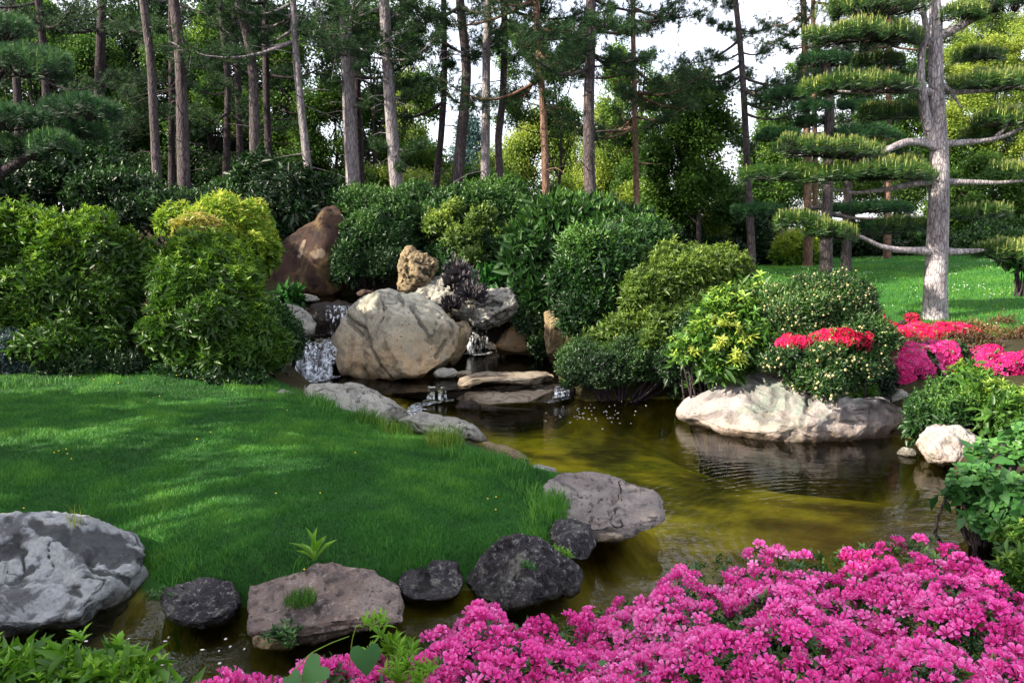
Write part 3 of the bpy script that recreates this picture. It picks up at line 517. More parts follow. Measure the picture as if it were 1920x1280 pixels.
rock('flat grey-tan stepping slab lying across the edge of the dark pool', [(850, 706), (900, 698), (970, 695), (1048, 697), (1052, 712), (1000, 720), (920, 717), (862, 715)], 11.0, .42, RM['flat'], 35, 5, p=.4, q=.5, amp=.025, ridges=.5, cuts=[((950, 704, 11.0), (0, 0, 1))], c=(950, 707))
rock('wide flat brown slab sloping into the pond below the stepping slab', [(838, 735), (870, 722), (960, 718), (1060, 722), (1058, 738), (1030, 752), (940, 758), (880, 755)], 10.7, .4, RM['flat'], 36, 6, p=.45, q=.55, amp=.03, ridges=.6, cuts=[((950, 732, 10.7), (0, -.22, 1))], c=(950, 738))
rock('dark red-brown stone sitting in the water in front of the brown slab', [(852, 765), (862, 753), (885, 750), (900, 760), (896, 773), (865, 775)], 10.2, .2, RM['wetdark'], 37, 5, amp=.08)
rock('small wet stones under the little falls at the right end of the slab', [(1050, 735), (1060, 722), (1075, 725), (1080, 745), (1060, 750)], 10.9, .15, RM['wetdark'], 38, 4, amp=.1)
# right shore
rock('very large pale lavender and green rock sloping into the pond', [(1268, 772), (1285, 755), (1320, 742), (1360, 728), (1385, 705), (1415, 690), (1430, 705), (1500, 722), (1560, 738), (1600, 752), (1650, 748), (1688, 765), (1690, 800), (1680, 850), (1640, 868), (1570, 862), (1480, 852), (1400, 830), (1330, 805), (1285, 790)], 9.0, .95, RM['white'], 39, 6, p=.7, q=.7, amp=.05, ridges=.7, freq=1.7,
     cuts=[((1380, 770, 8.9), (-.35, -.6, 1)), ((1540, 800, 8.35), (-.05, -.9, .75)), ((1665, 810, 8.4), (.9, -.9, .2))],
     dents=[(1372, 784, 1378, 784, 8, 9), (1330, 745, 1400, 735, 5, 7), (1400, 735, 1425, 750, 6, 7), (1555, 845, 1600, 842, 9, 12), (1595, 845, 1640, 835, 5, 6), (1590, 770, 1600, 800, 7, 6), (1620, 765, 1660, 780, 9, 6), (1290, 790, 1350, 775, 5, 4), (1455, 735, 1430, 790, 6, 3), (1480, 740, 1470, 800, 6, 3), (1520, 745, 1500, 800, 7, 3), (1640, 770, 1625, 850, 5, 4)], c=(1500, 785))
rock('grey-green flat rock behind the right end of the lavender rock', [(1620, 745), (1640, 728), (1690, 730), (1715, 745), (1705, 765), (1650, 765)], 9.4, .4, RM['pale'], 40, 5, amp=.05)
rock('warm pinkish cracked rock at the right bank beside the leafy shrub', [(1720, 835), (1735, 805), (1760, 796), (1800, 800), (1825, 820), (1840, 850), (1820, 872), (1770, 872), (1735, 862)], 7.7, .35, RM['white'], 41, 6, amp=.08, ridges=1.1, strata=.09)
rock('small grey stone between the lavender rock and the pinkish cracked rock', [(1680, 850), (1695, 838), (1715, 842), (1722, 855), (1700, 858)], 8.0, .12, RM['pale'], 42, 4, amp=.08)
rock('dark flat slab by the water at the right edge behind the azaleas', [(1850, 1075), (1880, 1052), (1940, 1035), (1990, 1060), (1960, 1090), (1880, 1095)], 4.6, .3, RM['dark'], 43, 5, amp=.05)
rock('pale flat stone on the right bank seen through the leafy shrub', [(1800, 935), (1840, 920), (1900, 925), (1950, 945), (1900, 965), (1830, 958)], 6.2, .35, RM['white'], 44, 5, amp=.05)

# ------------------------------------------------------------------ shrubs
def shoot_points(L, n, g, lumpy=.13, back=.45, zmin=None):
    """points and normals spread over the skin of a heap of ellipsoids L = (centre, radii)"""
    C = np.array([l[0] for l in L]); S = np.array([l[1] for l in L]); ar = (S[:, 0] * S[:, 2] + S[:, 1] * S[:, 2] + S[:, 0] * S[:, 1])
    k = g.choice(len(L), n * 3, p=ar / ar.sum()); d = rdir(n * 3, g); d[:, 2] = np.where(d[:, 2] < -.35, -d[:, 2], d[:, 2])
    fl = (d[:, 1] > .35) & (g.random(n * 3) > back); d[fl, 1] *= -1
    q = C[k] + d * S[k]; q = C[k] + (q - C[k]) * (1 + lumpy * fbm(q * 1.9 / max(.3, S.mean()) + 3, 2))[:, None]
    ok = np.ones(len(q), bool)
    for j in range(len(L)):
        ok &= (j == k) | ((((q - C[j]) / S[j]) ** 2).sum(1) > .80)
    nr = unit(d / S[k] * S[k].mean(1)[:, None]); q, nr = q[ok][:n], nr[ok][:n]
    return q, nr
def lumps(spec, g, sub_=9, frac=.36):
    L = []
    for s in spec:
        cx, cy, rx, ry, d = s[:5]; ty = s[5] if len(s) > 5 else .8
        c = D(cx, cy, d); r = A(M(rx, d), M(rx, d) * ty, M(ry, d)); L.append((c, r * .93))
        for _ in range(sub_):
            u = rdir(1, g)[0]; u[1] = -abs(u[1]) if g.random() < .75 else u[1]; u[2] = abs(u[2]) if g.random() < .6 else u[2]
            f_ = frac * g.uniform(.7, 1.3); L.append((c + u * r * (1.02 - f_ * .62), np.full(3, np.cbrt(r.prod())) * .35 * f_ + r * .65 * f_))
    return L
def bush(label, spec, n, kind, mat, L=.055, W=.28, k=7, phi=62, seed=0, inner=.5, name='shrub', part='foliage', group=None, t=LEAF, up=.55, sub_=11, frac=.44, bright=.38, stems=True, lumpy=.13, cat='shrub', ret=False, gap=-.22):
    g = np.random.default_rng(seed + 100); Ls = lumps(spec, g, sub_, frac)
    cc = np.mean([l[0] for l in Ls], 0); hb = float(H(cc[0], cc[1])[0])
    th = thing(name, (cc[0], cc[1], hb), label, cat, group)
    q, nr = shoot_points(Ls, n, g, lumpy); dep = g.random(len(q)) ** 2 * .12
    q = q - nr * dep[:, None]; keep = q[:, 2] > H(q[:, 0], q[:, 1]) - .02; q, nr, dep = q[keep], nr[keep], dep[keep]
    kg = .55 * perlin(q * (3.4 if L < .1 else 2.2) + seed * 3) + .75 * perlin(q * 1.5 + seed * 5) > gap - .06 - .25 * (q[:, 2] - hb > .75 * (max(l[0][2] + l[1][2] for l in Ls) - hb)); q, nr, dep = q[kg], nr[kg], dep[kg]
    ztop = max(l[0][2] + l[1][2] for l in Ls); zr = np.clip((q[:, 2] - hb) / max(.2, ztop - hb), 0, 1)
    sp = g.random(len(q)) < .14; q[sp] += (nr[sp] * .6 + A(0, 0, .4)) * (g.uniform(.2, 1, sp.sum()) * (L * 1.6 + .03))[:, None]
    mb = MB(); r = np.clip(.42 + bright * (zr - .5) + .35 * np.clip(nr[:, 2], -.2, 1) * .6 + g.normal(0, .10, len(q)) + .35 * perlin(q * 2.6) + .30 * perlin(q * 1.1 + 50) - dep * 1.2, 0, 1)  # paler at top and on upward sides: new growth plus painted light from above
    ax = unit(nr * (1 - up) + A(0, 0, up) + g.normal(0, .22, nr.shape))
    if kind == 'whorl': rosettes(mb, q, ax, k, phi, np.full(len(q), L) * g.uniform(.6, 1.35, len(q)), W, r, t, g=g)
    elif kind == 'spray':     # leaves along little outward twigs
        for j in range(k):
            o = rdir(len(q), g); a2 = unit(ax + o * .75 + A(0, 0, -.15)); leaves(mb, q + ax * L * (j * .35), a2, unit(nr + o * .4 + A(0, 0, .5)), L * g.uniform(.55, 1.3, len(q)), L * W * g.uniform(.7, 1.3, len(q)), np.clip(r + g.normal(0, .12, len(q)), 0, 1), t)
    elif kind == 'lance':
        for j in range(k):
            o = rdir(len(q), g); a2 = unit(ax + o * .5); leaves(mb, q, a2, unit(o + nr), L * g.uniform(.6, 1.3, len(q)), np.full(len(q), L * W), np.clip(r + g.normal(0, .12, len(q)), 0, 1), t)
    # inner leaves, sparser and deeper, coloured dark to paint shade into the gaps
    m = int(n * inner)
    if m:
        qi, ni = shoot_points([(l[0], l[1] * .80) for l in Ls], m, g, lumpy); kk = qi[:, 2] > H(qi[:, 0], qi[:, 1]); qi, ni = qi[kk], ni[kk]
        for j in range(3):
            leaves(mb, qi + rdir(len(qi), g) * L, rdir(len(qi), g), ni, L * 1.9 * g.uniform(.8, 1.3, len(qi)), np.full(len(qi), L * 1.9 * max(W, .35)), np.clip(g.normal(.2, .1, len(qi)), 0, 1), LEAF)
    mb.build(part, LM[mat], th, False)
    if stems:
        sb_ = MB(); pick = g.choice(len(Ls), min(len(Ls), 26), replace=False); a = []; b = []
        for j in pick:
            e = Ls[j][0]; s0 = A(cc[0] + (e[0] - cc[0]) * .25 + g.normal(0, .05), cc[1] + (e[1] - cc[1]) * .25, hb - .03); mid = (s0 + e) / 2 + g.normal(0, .08, 3); tube(sb_, [s0, mid, e], .022, .008, 5, 6)
        sb_.build('stem', BM['dark'], th)
    return (th, Ls, q, nr) if ret else th

G_L = 'mounded shrubs behind the left lawn'
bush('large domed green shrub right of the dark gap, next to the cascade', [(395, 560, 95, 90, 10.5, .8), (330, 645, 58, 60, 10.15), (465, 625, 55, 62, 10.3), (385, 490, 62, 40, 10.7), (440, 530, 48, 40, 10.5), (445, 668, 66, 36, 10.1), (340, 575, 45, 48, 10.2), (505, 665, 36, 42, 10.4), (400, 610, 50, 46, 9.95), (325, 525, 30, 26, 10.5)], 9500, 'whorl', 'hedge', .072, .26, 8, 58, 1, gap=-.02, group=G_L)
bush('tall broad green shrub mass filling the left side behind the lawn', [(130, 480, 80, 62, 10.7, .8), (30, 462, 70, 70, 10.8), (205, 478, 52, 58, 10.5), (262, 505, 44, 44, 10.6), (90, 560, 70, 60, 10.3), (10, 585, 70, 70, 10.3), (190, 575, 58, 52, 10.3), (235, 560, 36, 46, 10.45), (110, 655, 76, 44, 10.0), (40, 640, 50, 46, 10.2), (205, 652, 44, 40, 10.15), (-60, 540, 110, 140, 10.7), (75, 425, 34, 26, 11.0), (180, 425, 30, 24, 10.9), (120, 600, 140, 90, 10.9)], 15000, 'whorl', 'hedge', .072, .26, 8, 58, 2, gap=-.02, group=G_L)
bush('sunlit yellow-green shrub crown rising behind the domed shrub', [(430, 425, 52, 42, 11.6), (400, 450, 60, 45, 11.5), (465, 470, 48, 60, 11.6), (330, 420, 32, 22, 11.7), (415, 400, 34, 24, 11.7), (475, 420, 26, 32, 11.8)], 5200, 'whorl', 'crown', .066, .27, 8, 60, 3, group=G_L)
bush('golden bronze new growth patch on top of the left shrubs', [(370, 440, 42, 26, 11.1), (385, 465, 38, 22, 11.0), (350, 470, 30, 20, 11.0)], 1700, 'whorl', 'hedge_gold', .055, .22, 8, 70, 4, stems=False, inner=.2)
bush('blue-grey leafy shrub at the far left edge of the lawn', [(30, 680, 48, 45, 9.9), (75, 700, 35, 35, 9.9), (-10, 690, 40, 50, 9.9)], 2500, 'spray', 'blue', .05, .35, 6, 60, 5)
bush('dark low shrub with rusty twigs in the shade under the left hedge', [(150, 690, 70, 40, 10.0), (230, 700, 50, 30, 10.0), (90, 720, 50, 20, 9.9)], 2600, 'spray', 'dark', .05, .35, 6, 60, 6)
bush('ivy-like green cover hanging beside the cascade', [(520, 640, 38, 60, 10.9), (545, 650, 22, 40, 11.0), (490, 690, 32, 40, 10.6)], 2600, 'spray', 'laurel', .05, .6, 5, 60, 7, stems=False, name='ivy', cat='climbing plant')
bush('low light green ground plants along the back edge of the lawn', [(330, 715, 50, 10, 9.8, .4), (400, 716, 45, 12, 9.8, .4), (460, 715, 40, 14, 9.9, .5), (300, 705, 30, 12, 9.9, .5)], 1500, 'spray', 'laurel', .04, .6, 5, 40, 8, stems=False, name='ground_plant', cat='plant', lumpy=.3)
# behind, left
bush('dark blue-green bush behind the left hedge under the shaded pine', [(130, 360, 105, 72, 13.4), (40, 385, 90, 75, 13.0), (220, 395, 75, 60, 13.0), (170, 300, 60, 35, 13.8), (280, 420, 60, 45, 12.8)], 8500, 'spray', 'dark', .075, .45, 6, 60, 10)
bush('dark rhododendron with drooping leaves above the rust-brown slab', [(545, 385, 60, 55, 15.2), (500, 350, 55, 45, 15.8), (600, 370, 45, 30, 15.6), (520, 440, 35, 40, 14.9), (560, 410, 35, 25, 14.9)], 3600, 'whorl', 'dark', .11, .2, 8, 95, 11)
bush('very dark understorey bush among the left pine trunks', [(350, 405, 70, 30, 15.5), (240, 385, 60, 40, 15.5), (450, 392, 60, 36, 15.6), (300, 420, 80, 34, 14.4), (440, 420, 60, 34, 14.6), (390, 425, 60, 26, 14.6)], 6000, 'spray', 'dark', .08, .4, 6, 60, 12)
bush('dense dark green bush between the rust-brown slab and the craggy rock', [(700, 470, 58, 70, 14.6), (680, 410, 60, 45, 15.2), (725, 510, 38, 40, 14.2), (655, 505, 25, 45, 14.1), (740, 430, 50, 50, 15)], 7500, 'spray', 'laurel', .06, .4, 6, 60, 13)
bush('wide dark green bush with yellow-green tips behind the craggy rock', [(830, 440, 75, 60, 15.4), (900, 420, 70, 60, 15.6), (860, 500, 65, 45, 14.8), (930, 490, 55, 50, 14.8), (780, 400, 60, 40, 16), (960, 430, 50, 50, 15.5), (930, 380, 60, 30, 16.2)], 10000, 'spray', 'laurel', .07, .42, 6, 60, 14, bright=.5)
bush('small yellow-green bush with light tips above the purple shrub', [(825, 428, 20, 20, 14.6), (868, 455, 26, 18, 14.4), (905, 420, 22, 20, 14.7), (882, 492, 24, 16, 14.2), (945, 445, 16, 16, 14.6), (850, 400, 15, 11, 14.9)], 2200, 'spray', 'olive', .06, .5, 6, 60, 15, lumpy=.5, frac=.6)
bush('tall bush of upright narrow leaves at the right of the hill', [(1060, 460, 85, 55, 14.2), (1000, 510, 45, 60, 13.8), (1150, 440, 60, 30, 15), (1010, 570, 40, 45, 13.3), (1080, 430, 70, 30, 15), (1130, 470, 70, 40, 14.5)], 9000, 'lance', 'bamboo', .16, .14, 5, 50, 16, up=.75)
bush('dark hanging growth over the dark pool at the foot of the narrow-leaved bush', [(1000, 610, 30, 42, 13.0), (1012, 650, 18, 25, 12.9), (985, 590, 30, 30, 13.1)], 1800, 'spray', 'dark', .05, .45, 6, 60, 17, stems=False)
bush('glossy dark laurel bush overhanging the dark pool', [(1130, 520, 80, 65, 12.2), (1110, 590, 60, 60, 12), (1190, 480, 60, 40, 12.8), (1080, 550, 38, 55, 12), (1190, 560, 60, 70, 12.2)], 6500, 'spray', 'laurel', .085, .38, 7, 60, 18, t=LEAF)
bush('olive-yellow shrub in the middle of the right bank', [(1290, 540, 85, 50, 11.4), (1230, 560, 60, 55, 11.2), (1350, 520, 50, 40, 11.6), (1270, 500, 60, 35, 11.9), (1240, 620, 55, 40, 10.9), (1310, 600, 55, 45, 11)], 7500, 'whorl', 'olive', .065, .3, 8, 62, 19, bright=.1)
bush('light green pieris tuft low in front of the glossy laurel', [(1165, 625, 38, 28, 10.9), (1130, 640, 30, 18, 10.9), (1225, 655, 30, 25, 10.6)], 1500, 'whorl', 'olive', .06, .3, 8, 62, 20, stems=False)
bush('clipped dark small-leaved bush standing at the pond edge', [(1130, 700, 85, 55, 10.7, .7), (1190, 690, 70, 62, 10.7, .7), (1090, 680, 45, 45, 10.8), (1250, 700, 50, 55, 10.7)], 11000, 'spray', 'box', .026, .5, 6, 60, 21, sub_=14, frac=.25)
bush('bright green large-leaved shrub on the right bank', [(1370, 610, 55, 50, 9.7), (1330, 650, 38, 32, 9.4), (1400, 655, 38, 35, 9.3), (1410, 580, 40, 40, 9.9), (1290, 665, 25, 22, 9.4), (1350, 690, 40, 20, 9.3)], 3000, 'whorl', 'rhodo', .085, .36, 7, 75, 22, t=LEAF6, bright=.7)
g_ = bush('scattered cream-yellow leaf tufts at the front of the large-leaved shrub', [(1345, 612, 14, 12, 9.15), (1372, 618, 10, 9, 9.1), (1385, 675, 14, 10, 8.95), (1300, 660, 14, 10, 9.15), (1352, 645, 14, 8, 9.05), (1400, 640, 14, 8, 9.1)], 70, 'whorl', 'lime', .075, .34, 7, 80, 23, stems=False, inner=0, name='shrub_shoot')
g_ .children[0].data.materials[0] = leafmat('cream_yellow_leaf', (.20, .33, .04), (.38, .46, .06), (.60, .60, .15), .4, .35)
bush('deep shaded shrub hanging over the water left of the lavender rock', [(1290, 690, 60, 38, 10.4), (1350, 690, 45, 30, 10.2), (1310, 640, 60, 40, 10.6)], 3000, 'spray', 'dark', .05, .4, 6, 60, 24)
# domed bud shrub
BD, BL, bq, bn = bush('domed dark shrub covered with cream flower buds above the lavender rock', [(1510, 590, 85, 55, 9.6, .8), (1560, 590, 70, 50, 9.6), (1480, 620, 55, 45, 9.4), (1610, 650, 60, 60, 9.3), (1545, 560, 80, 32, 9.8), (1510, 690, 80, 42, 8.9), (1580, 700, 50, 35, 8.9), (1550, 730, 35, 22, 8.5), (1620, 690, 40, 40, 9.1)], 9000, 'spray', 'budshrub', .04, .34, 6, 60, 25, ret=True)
g = np.random.default_rng(55); front = np.where(bn[:, 1] < .3)[0]; pk = g.choice(front, min(len(front), 1000), replace=False)
tv, tf = ico(1); budm = simple('cream_bud', (.46, .38, .18), .6); first = None
bdir = unit(bn + A(0, -.2, .5)); order = np.argsort(bq[pk][:, 1]); pk = pk[order]
for j in pk[:100]:
    if first is None:
        first = mesh('flower_bud', BASE[BD.name] + tv * A(.014, .014, .017), tf, budm, BD)
        first.location = Vector(bq[j] + bdir[j] * .045 - BASE[BD.name])
    else:
        c = first.copy(); c.location = Vector(bq[j] + bdir[j] * .045 - BASE[BD.name]); c.scale = [g.uniform(.8, 1.3)] * 3; c.parent = BD; COL.objects.link(c)
pk = pk[100:]; V_, F_ = inst(tv, tf, bq[pk] + bdir[pk] * .045, np.tile(np.eye(3), (len(pk), 1, 1)), np.stack([g.uniform(.010, .016, len(pk))] * 3, -1))
tag(mesh('flower_buds', V_, F_, budm, BD), None, None, None, 'stuff')

# azaleas on the far side: leaves with a skin of flowers
def petalflower(n=5, L=1.0, open_=.62):
    V = []; F = []
    for j in range(n):
        a = j * 2 * math.pi / n; ca, sa = math.cos(a), math.sin(a); b = len(V)
        for (r_, w_, z_) in ((.06, 0, 0), (.45, -.17, .42), (.45, .17, .42), (.45, 0, .36), (.76, -.24, .62), (.76, .24, .62), (.80, 0, .53), (1.06, 0, .50)):
            r2 = r_ * open_ * 1.25; V.append((z_ * 1.0, r2 * ca - w_ * sa, r2 * sa + w_ * ca))
        for f in ((0, 3, 1), (0, 2, 3), (1, 3, 4), (3, 6, 4), (3, 2, 6), (2, 5, 6), (4, 6, 7), (6, 5, 7)): F.append([b + q for q in f])
    return np.array(V, float) * L, np.array(F)
FL = petalflower(); STAM = None
def azalea(label, spec, n, matf, seed, nfl, size=.028, stems=True, group='red azaleas in front of the far lawn', leaf='azleaf'):
    th, Ls, q, nr = bush(label, spec, n, 'whorl', leaf, .035, .35, 6, 62, seed, group=group, name='azalea_bush', ret=True, stems=stems, lumpy=.35)
    g = np.random.default_rng(seed); q2, n2 = shoot_points(Ls, nfl * 2, g); ok = (perlin(q2 * 2.2 + seed) > -.25) & (n2[:, 2] > -.3); q2, n2 = q2[ok][:nfl], n2[ok][:nfl]
    X_ = unit(n2 + g.normal(0, .35, n2.shape) + A(0, -.1, .25)); V, F = inst(FL[0], FL[1], q2 + n2 * .01, frames(X_, rdir(len(q2), g)), g.uniform(.8, 1.2, len(q2)) * size)
    mb = MB(); mb.add(V, F, np.repeat(np.clip(.5 + .4 * perlin(q2 * 1.7 + 4) + g.normal(0, .15, len(q2)), 0, 1), len(FL[0])))
    tag(mb.build('flowers', LM[matf], th, False), None, None, None, 'stuff')
    return th
azalea('red azalea glowing through the gap in the budded shrub', [(1492, 648, 34, 17, 8.92), (1530, 640, 16, 11, 9.0), (1572, 641, 36, 20, 8.9), (1610, 640, 22, 15, 9.0)], 700, 'red', 31, 1300, .036, False)
azalea('bright red azalea spread just in front of the big pine trunk', [(1700, 640, 60, 26, 11.2), (1770, 634, 56, 24, 11.2), (1660, 628, 34, 18, 11.4), (1740, 622, 40, 14, 11.6)], 1100, 'red', 32, 2600, .038)
azalea('deep pink azalea with magenta patches right of the budded shrub', [(1700, 692, 62, 42, 9.8), (1755, 678, 44, 34, 9.9), (1670, 708, 44, 28, 9.6), (1800, 668, 30, 20, 10)], 1500, 'magenta', 33, 3900, .036)
azalea('red azalea at the right edge behind the bright rosette shrub', [(1880, 690, 50, 28, 9.6), (1840, 672, 40, 20, 10.0), (1940, 690, 40, 28, 9.6)], 900, 'magenta', 34, 2200, .038)
azalea('small red azalea sprig at the edge of the far lawn', [(1640, 597, 15, 12, 12.2), (1710, 598, 14, 8, 12.4)], 240, 'red', 35, 170, .034)
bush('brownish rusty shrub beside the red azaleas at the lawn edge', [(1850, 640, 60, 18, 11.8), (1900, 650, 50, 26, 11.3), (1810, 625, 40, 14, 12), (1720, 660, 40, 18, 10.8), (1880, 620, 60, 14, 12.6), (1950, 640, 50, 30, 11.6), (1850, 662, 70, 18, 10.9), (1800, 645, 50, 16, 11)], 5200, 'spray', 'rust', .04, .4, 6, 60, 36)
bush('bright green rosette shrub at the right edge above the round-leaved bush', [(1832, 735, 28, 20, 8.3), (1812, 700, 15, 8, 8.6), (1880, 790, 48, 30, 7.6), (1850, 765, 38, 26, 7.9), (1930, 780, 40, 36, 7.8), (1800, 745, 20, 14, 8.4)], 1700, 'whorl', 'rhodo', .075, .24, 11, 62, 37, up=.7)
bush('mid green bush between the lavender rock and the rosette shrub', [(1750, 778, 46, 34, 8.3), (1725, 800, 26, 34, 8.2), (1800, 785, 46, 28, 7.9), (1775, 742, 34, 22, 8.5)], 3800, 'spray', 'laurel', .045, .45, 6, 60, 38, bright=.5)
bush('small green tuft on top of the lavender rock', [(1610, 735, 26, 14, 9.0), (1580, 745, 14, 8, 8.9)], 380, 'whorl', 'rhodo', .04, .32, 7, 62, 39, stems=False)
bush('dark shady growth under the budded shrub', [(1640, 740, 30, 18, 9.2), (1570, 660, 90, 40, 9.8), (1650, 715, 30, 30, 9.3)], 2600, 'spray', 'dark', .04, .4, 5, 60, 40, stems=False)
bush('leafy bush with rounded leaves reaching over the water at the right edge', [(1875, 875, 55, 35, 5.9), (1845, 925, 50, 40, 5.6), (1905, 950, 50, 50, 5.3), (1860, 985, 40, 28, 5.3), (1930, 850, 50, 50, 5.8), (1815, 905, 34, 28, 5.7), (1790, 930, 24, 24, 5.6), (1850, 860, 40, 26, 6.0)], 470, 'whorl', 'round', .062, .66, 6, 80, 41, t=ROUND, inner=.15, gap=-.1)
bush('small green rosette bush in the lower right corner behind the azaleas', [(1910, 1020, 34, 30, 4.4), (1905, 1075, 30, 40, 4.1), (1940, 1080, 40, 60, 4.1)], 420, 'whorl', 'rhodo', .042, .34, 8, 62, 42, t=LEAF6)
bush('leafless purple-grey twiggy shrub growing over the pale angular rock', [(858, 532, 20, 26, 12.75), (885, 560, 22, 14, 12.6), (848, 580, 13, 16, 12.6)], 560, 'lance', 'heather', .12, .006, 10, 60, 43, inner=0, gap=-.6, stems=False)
bush('thin grass and weeds between the rocks behind the right waterfall', [(930, 535, 40, 12, 13.9), (545, 565, 18, 8, 12.7)], 500, 'lance', 'grass', .13, .08, 5, 30, 44, stems=False, name='weed_patch', cat='plant', up=.85)
# far right lawn border
G_B = 'low bushes along the far side of the lawn'
bush('round sunlit lime green bush at the far lawn edge left of the small pine', [(1500, 485, 42, 28, 24), (1480, 480, 25, 22, 24)], 2200, 'spray', 'lime', .12, .45, 6, 60, 45, group=G_B)
bush('dark hedge bush at the far lawn edge behind the two middle trunks', [(1640, 480, 60, 32, 25.5), (1700, 475, 50, 34, 25.5), (1590, 480, 40, 28, 26)], 4500, 'spray', 'dark', .12, .45, 6, 60, 46, group=G_B)
bush('spreading dark green bush at the far lawn edge right of the big pine', [(1850, 470, 70, 28, 25), (1780, 480, 40, 22, 25), (1930, 455, 60, 35, 26), (1740, 470, 30, 26, 25)], 4000, 'spray', 'laurel', .12, .45, 6, 60, 47, group=G_B)
bush('very dark bush in the shade at the left end of the far lawn', [(1400, 470, 40, 45, 25), (1345, 490, 40, 26, 24), (1440, 495, 26, 14, 25), (1250, 470, 60, 35, 24)], 4500, 'spray', 'dark', .12, .45, 6, 60, 48, group=G_B)
bush('small yellow-green shrub tip at the right edge on the far lawn', [(1915, 488, 28, 12, 15)], 400, 'lance', 'pad', .12, .08, 5, 60, 49, group=None)

# ------------------------------------------------------------------ woodland
TUFT = None
def tufts(mb, q, ax, L, W, k, r, phi=48, g=rng, jit=.3):
    n = len(q); fr = frames(ax, rdir(n, g)); ang = g.uniform(0, 6.28, (n, k)); ph = np.abs(R(phi) + g.normal(0, jit, (n, k)))
    rad = np.cos(ang)[..., None] * fr[:, None, :, 1] + np.sin(ang)[..., None] * fr[:, None, :, 2]
    X_ = (ax[:, None] * np.cos(ph)[..., None] + rad * np.sin(ph)[..., None]).reshape(-1, 3); PP = np.repeat(q, k, 0) + np.repeat(ax, k, 0) * (g.uniform(-.3, .5, n * k) * L)[:, None]
    l = L * g.uniform(.7, 1.15, n * k); Y_ = unit(np.cross(X_, A(.2, -1, .3)))
    V = np.stack([PP - Y_ * W / 2, PP + Y_ * W / 2, PP + X_ * l[:, None]], 1).reshape(-1, 3)
    mb.add(V, np.arange(len(V)).reshape(-1, 3), np.repeat(np.clip(np.repeat(r, k) + g.normal(0, .12, n * k), 0, 1), 3))
def trunkpts(pix, d, up=5.5, g=rng):
    pts = [D(x, y, d) for x, y in pix]; b = pts[0].copy(); gz = float(H(b[0], b[1])[0]); 
    if b[2] > gz - .1: dz = unit(pts[1] - pts[0]); b = b + A(0, 0, gz - .15 - b[2]) ; pts.insert(0, b)
    t = unit(pts[-1] - pts[-2]); t = unit(t * .7 + A(0, 0, .5)); pts.append(pts[-1] + t * up * .5 + A(g.normal(0, .1), 0, 0)); pts.append(pts[-1] + A(0, 0, 1) * up * .5)
    return pts
def pine(label, pix, wpx, d, bark, seed, zc=(4.0, 12.0), nb=30, Lb=(.8, 2.2), dens=1.0, mat='needle', low=(), group='tall pines in the wood', dead=11):
    g = np.random.default_rng(seed); pts = trunkpts(pix, d, 6.0, g); base = pts[0]; th = thing('pine_tree', (base[0], base[1], base[2] + .15), label, 'pine tree', group)
    r0 = M(wpx, d) / 2; tb = MB(); Q = tube(tb, pts, r0 * 1.06, r0 * .45, 12, 44, .07, .25, seed)
    def at(z): j = int(np.argmin(np.abs(Q[:, 2] - z))); return Q[j]
    cb = MB(); spec = []
    for _ in range(nb):
        z = zc[0] + (zc[1] - zc[0]) * g.random() ** 1.0; spec.append((z, g.uniform(0, 6.28), g.uniform(*Lb) * (1 - .35 * (z - zc[0]) / 10), 1.0))
    for pxx, pyy in low:          # a particular low bough reaching to a pixel
        e = D(pxx, pyy, d - .2); q0 = at(e[2] + .1); v = e - q0; spec.append((e[2] + .1, math.atan2(v[1], v[0]), max(.3, math.hypot(v[0], v[1])), 1.4))
    for z, az, L_, dn in spec:
        q0 = at(z); h = A(math.cos(az), math.sin(az), 0); s = g.uniform(-.25, .15); n = 7; t = np.linspace(0, 1, n)
        path = q0 + h * (L_ * t)[:, None] + A(0, 0, 1) * (L_ * (s * t - .25 * t * (1 - t) * 2 + .12 * t ** 3))[:, None] + np.cumsum(g.normal(0, .025 * L_, (n, 3)), 0) * t[:, None]
        tube(tb, path, .018 + .012 * L_, .005, 5, 8, .1, 0, seed)
        m = int(9 * L_ * dens * dn) + 2; tt = g.uniform(.35, 1.0, m); o = np.stack([np.interp(tt, t, path[:, i]) for i in range(3)], -1)
        side = np.cross(h, A(0, 0, 1)); dv = h * g.uniform(-.1, .7, m)[:, None] + side * g.normal(0, .6, m)[:, None] + A(0, 0, 1) * g.normal(.12, .22, m)[:, None]
        tip = o + unit(dv) * (L_ * g.uniform(.10, .32, m) * (1.15 - tt * .5))[:, None]; sticks(tb, o, tip, .006, .003)
        mm = 6; u = g.uniform(.25, 1.05, (m, mm)); qq = (o[:, None] + (tip - o)[:, None] * u[..., None] + g.normal(0, .035 + .02 * L_, (m, mm, 3))).reshape(-1, 3); ax = unit(np.repeat(unit(dv), mm, 0) + A(0, 0, .5) + g.normal(0, .3, (m * mm, 3)))
        tufts(cb, qq, ax, .11, .012, 12, np.full(len(qq), .45) + .25 * perlin(qq * 1.3), 55, g)
    for _ in range(dead):
        z = g.uniform(3.0, zc[0] + 2.5); q0 = at(z); az = g.uniform(0, 6.28); h = A(math.cos(az), math.sin(az), g.uniform(-.35, .2)); L_ = g.uniform(.3, 1.3); mid = q0 + h * L_ * .5 + g.normal(0, .05, 3)
        tube(tb, [q0, mid, q0 + h * L_ + A(0, 0, -.1)], .013, .003, 4, 5); e2 = mid + g.normal(0, .3, 3) * A(1, 1, .6); sticks(tb, mid, e2, .006, .002)
    tb.build('trunk', BM[bark], th); cb.build('crown', LM[mat], th, False); return th
